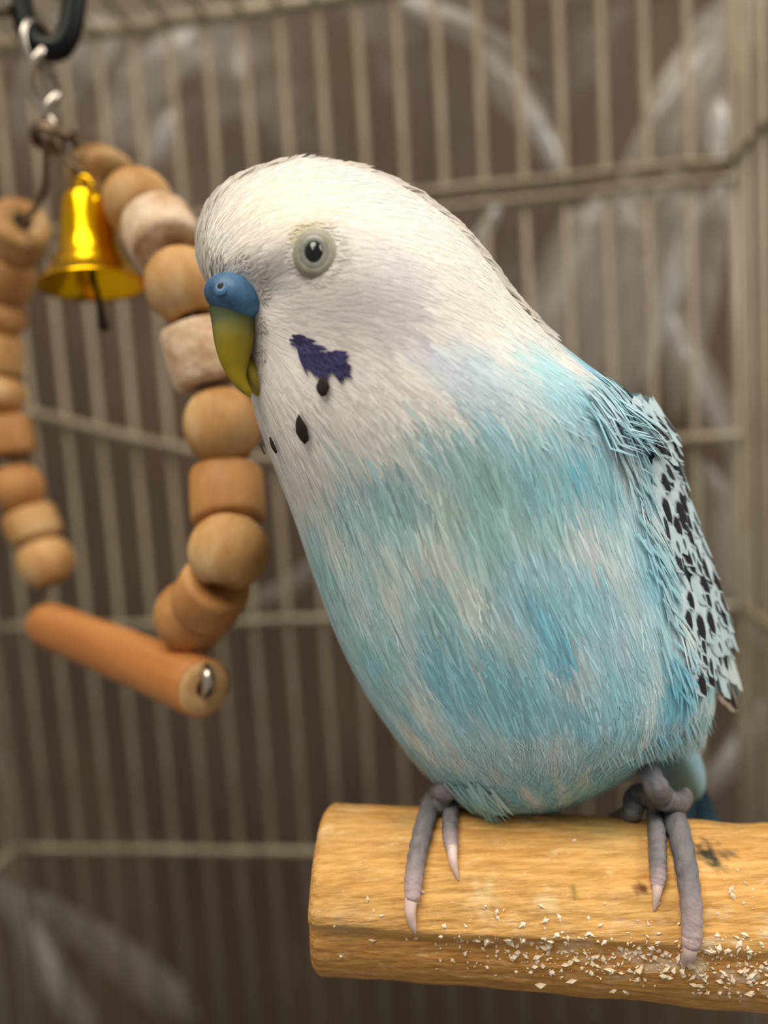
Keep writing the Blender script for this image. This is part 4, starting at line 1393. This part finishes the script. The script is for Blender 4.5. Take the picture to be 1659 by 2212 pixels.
v, f = lathe([(-0.00022, 0.00001), (-0.0002, 0.0009), (-0.0001, 0.0014)], 24)
link('drilled_hole', mesh('drilled_hole', v, f), M_hole, dow, align(d0, ax))
b0 = left[0]; bax = (P(8, 600, 154) - P(40, 505, 142)).normalized()
v, f = lathe([(-0.00022, 0.00001), (-0.0002, 0.0012), (-0.0001, 0.0017)], 24)
link('drilled_hole', mesh('drilled_hole', v, f), M_hole, swing, align(b0 - bax * 0.004, bax))
# wire hook at the dowel's end
v, f = tube(path([P(436, 1405, 110), P(440, 1435, 107), P(450, 1462, 104.5), P(446, 1492, 105.5), P(436, 1500, 107)], 30), 0.0009, 10)
link('end_hook', mesh('end_hook', v, f), M_steel, swing)

# bell -----------------------------------------------------------------
bell_top = P(182, 412, 124); bell_ax = (P(203, 618, 124) - bell_top)
Lb = bell_ax.length
bell = empty('brass_bell', tuple(bell_top), 'small shiny brass bell hanging from the bead swing', 'bell')
prof_o = [(0.0, 0.0001), (0.0, 0.0016), (0.0004, 0.0029), (0.0012, 0.0036), (0.0026, 0.0039), (0.0050, 0.0042), (0.0078, 0.0045), (0.0098, 0.0049), (0.0112, 0.0056), (0.0120, 0.0062),
          (0.0126, 0.0064), (0.0138, 0.0074), (0.0148, 0.0083), (0.0152, 0.0087), (0.01535, 0.00865), (0.0150, 0.0082), (0.0136, 0.0070), (0.0118, 0.0057), (0.0098, 0.0046), (0.0050, 0.0038), (0.0014, 0.0033), (0.0010, 0.0001)]
k_ = Lb / 0.0153
v, f = lathe([(a * k_, b) for a, b in prof_o], 56)
link('bell_shell', mesh('bell_shell', v, f), M_brass, bell, align(bell_top, bell_ax))
v, f = tube(path([bell_top + bell_ax * 0.1, bell_top + bell_ax * 0.85, P(212, 640, 124), P(222, 690, 124), P(224, 716, 124)], 24), list(np.interp(np.linspace(0, 1, 24), [0, .6, .7, .85, .95, 1], [.0005, .0005, .0007, .0010, .0009, .0003])), 10)
link('clapper', mesh('clapper', v, f), M_clapper, bell)
pts = [bell_top + U * (0.0010 + 0.0012 * math.sin(a)) + R * (0.0010 * math.cos(a)) for a in np.linspace(0, 2 * math.pi, 24, endpoint=False)]
v, f = tube(pts, 0.0005, 8, closed=True)
link('bell_loop', mesh('bell_loop', v, f), M_brass, bell)
v, f = tube(path([hub, P(150, 350, 125), bell_top + U * 0.003], 16), 0.0004, 8)
link('bell_wire', mesh('bell_wire', v, f), M_wire_dark, bell)

# hook ring ------------------------------------------------------------
hook_c = P(96, 110, 124.5)
hook = empty('hook_ring', tuple(hook_c), 'black plastic hook ring holding the bead swing', 'hook')
pts = []
hw, hh = 0.0046, 0.0150
base = P(97, 114, 124.5)
cent = base + U * (hh + 0.0005)
tilt = math.radians(3)
for a in np.linspace(0, 2 * math.pi, 64, endpoint=False):
    cx_ = math.copysign(abs(math.cos(a)) ** 0.75, math.cos(a)) * hw; cy_ = math.copysign(abs(math.sin(a)) ** 1.0, math.sin(a)) * hh
    pts.append(cent + R * (cx_ * math.cos(tilt) - cy_ * math.sin(tilt)) + U * (cx_ * math.sin(tilt) + cy_ * math.cos(tilt)) + F * (0.12 * cx_))
v, f = tube(pts, 0.0019, 14, closed=True)
link('ring', mesh('ring', v, f), M_black, hook)
v, f = tube([P(14, 22, 123.2), P(2, -40, 123.2), P(4, -120, 123)], 0.0019, 12)
o = link('gate_sleeve', mesh('gate_sleeve', v, f), M_steel, hook)
tag(o, 'bright metal gate sleeve')
top = cent + U * hh
v, f = tube([top - UPZ * 0.002, Vector((top.x, top.y, (top.z + z_roof) / 2)), Vector((top.x, top.y, z_roof + 0.003))], 0.0009, 10)
link('hanging_link', mesh('hanging_link', v, f), M_steel, hook)
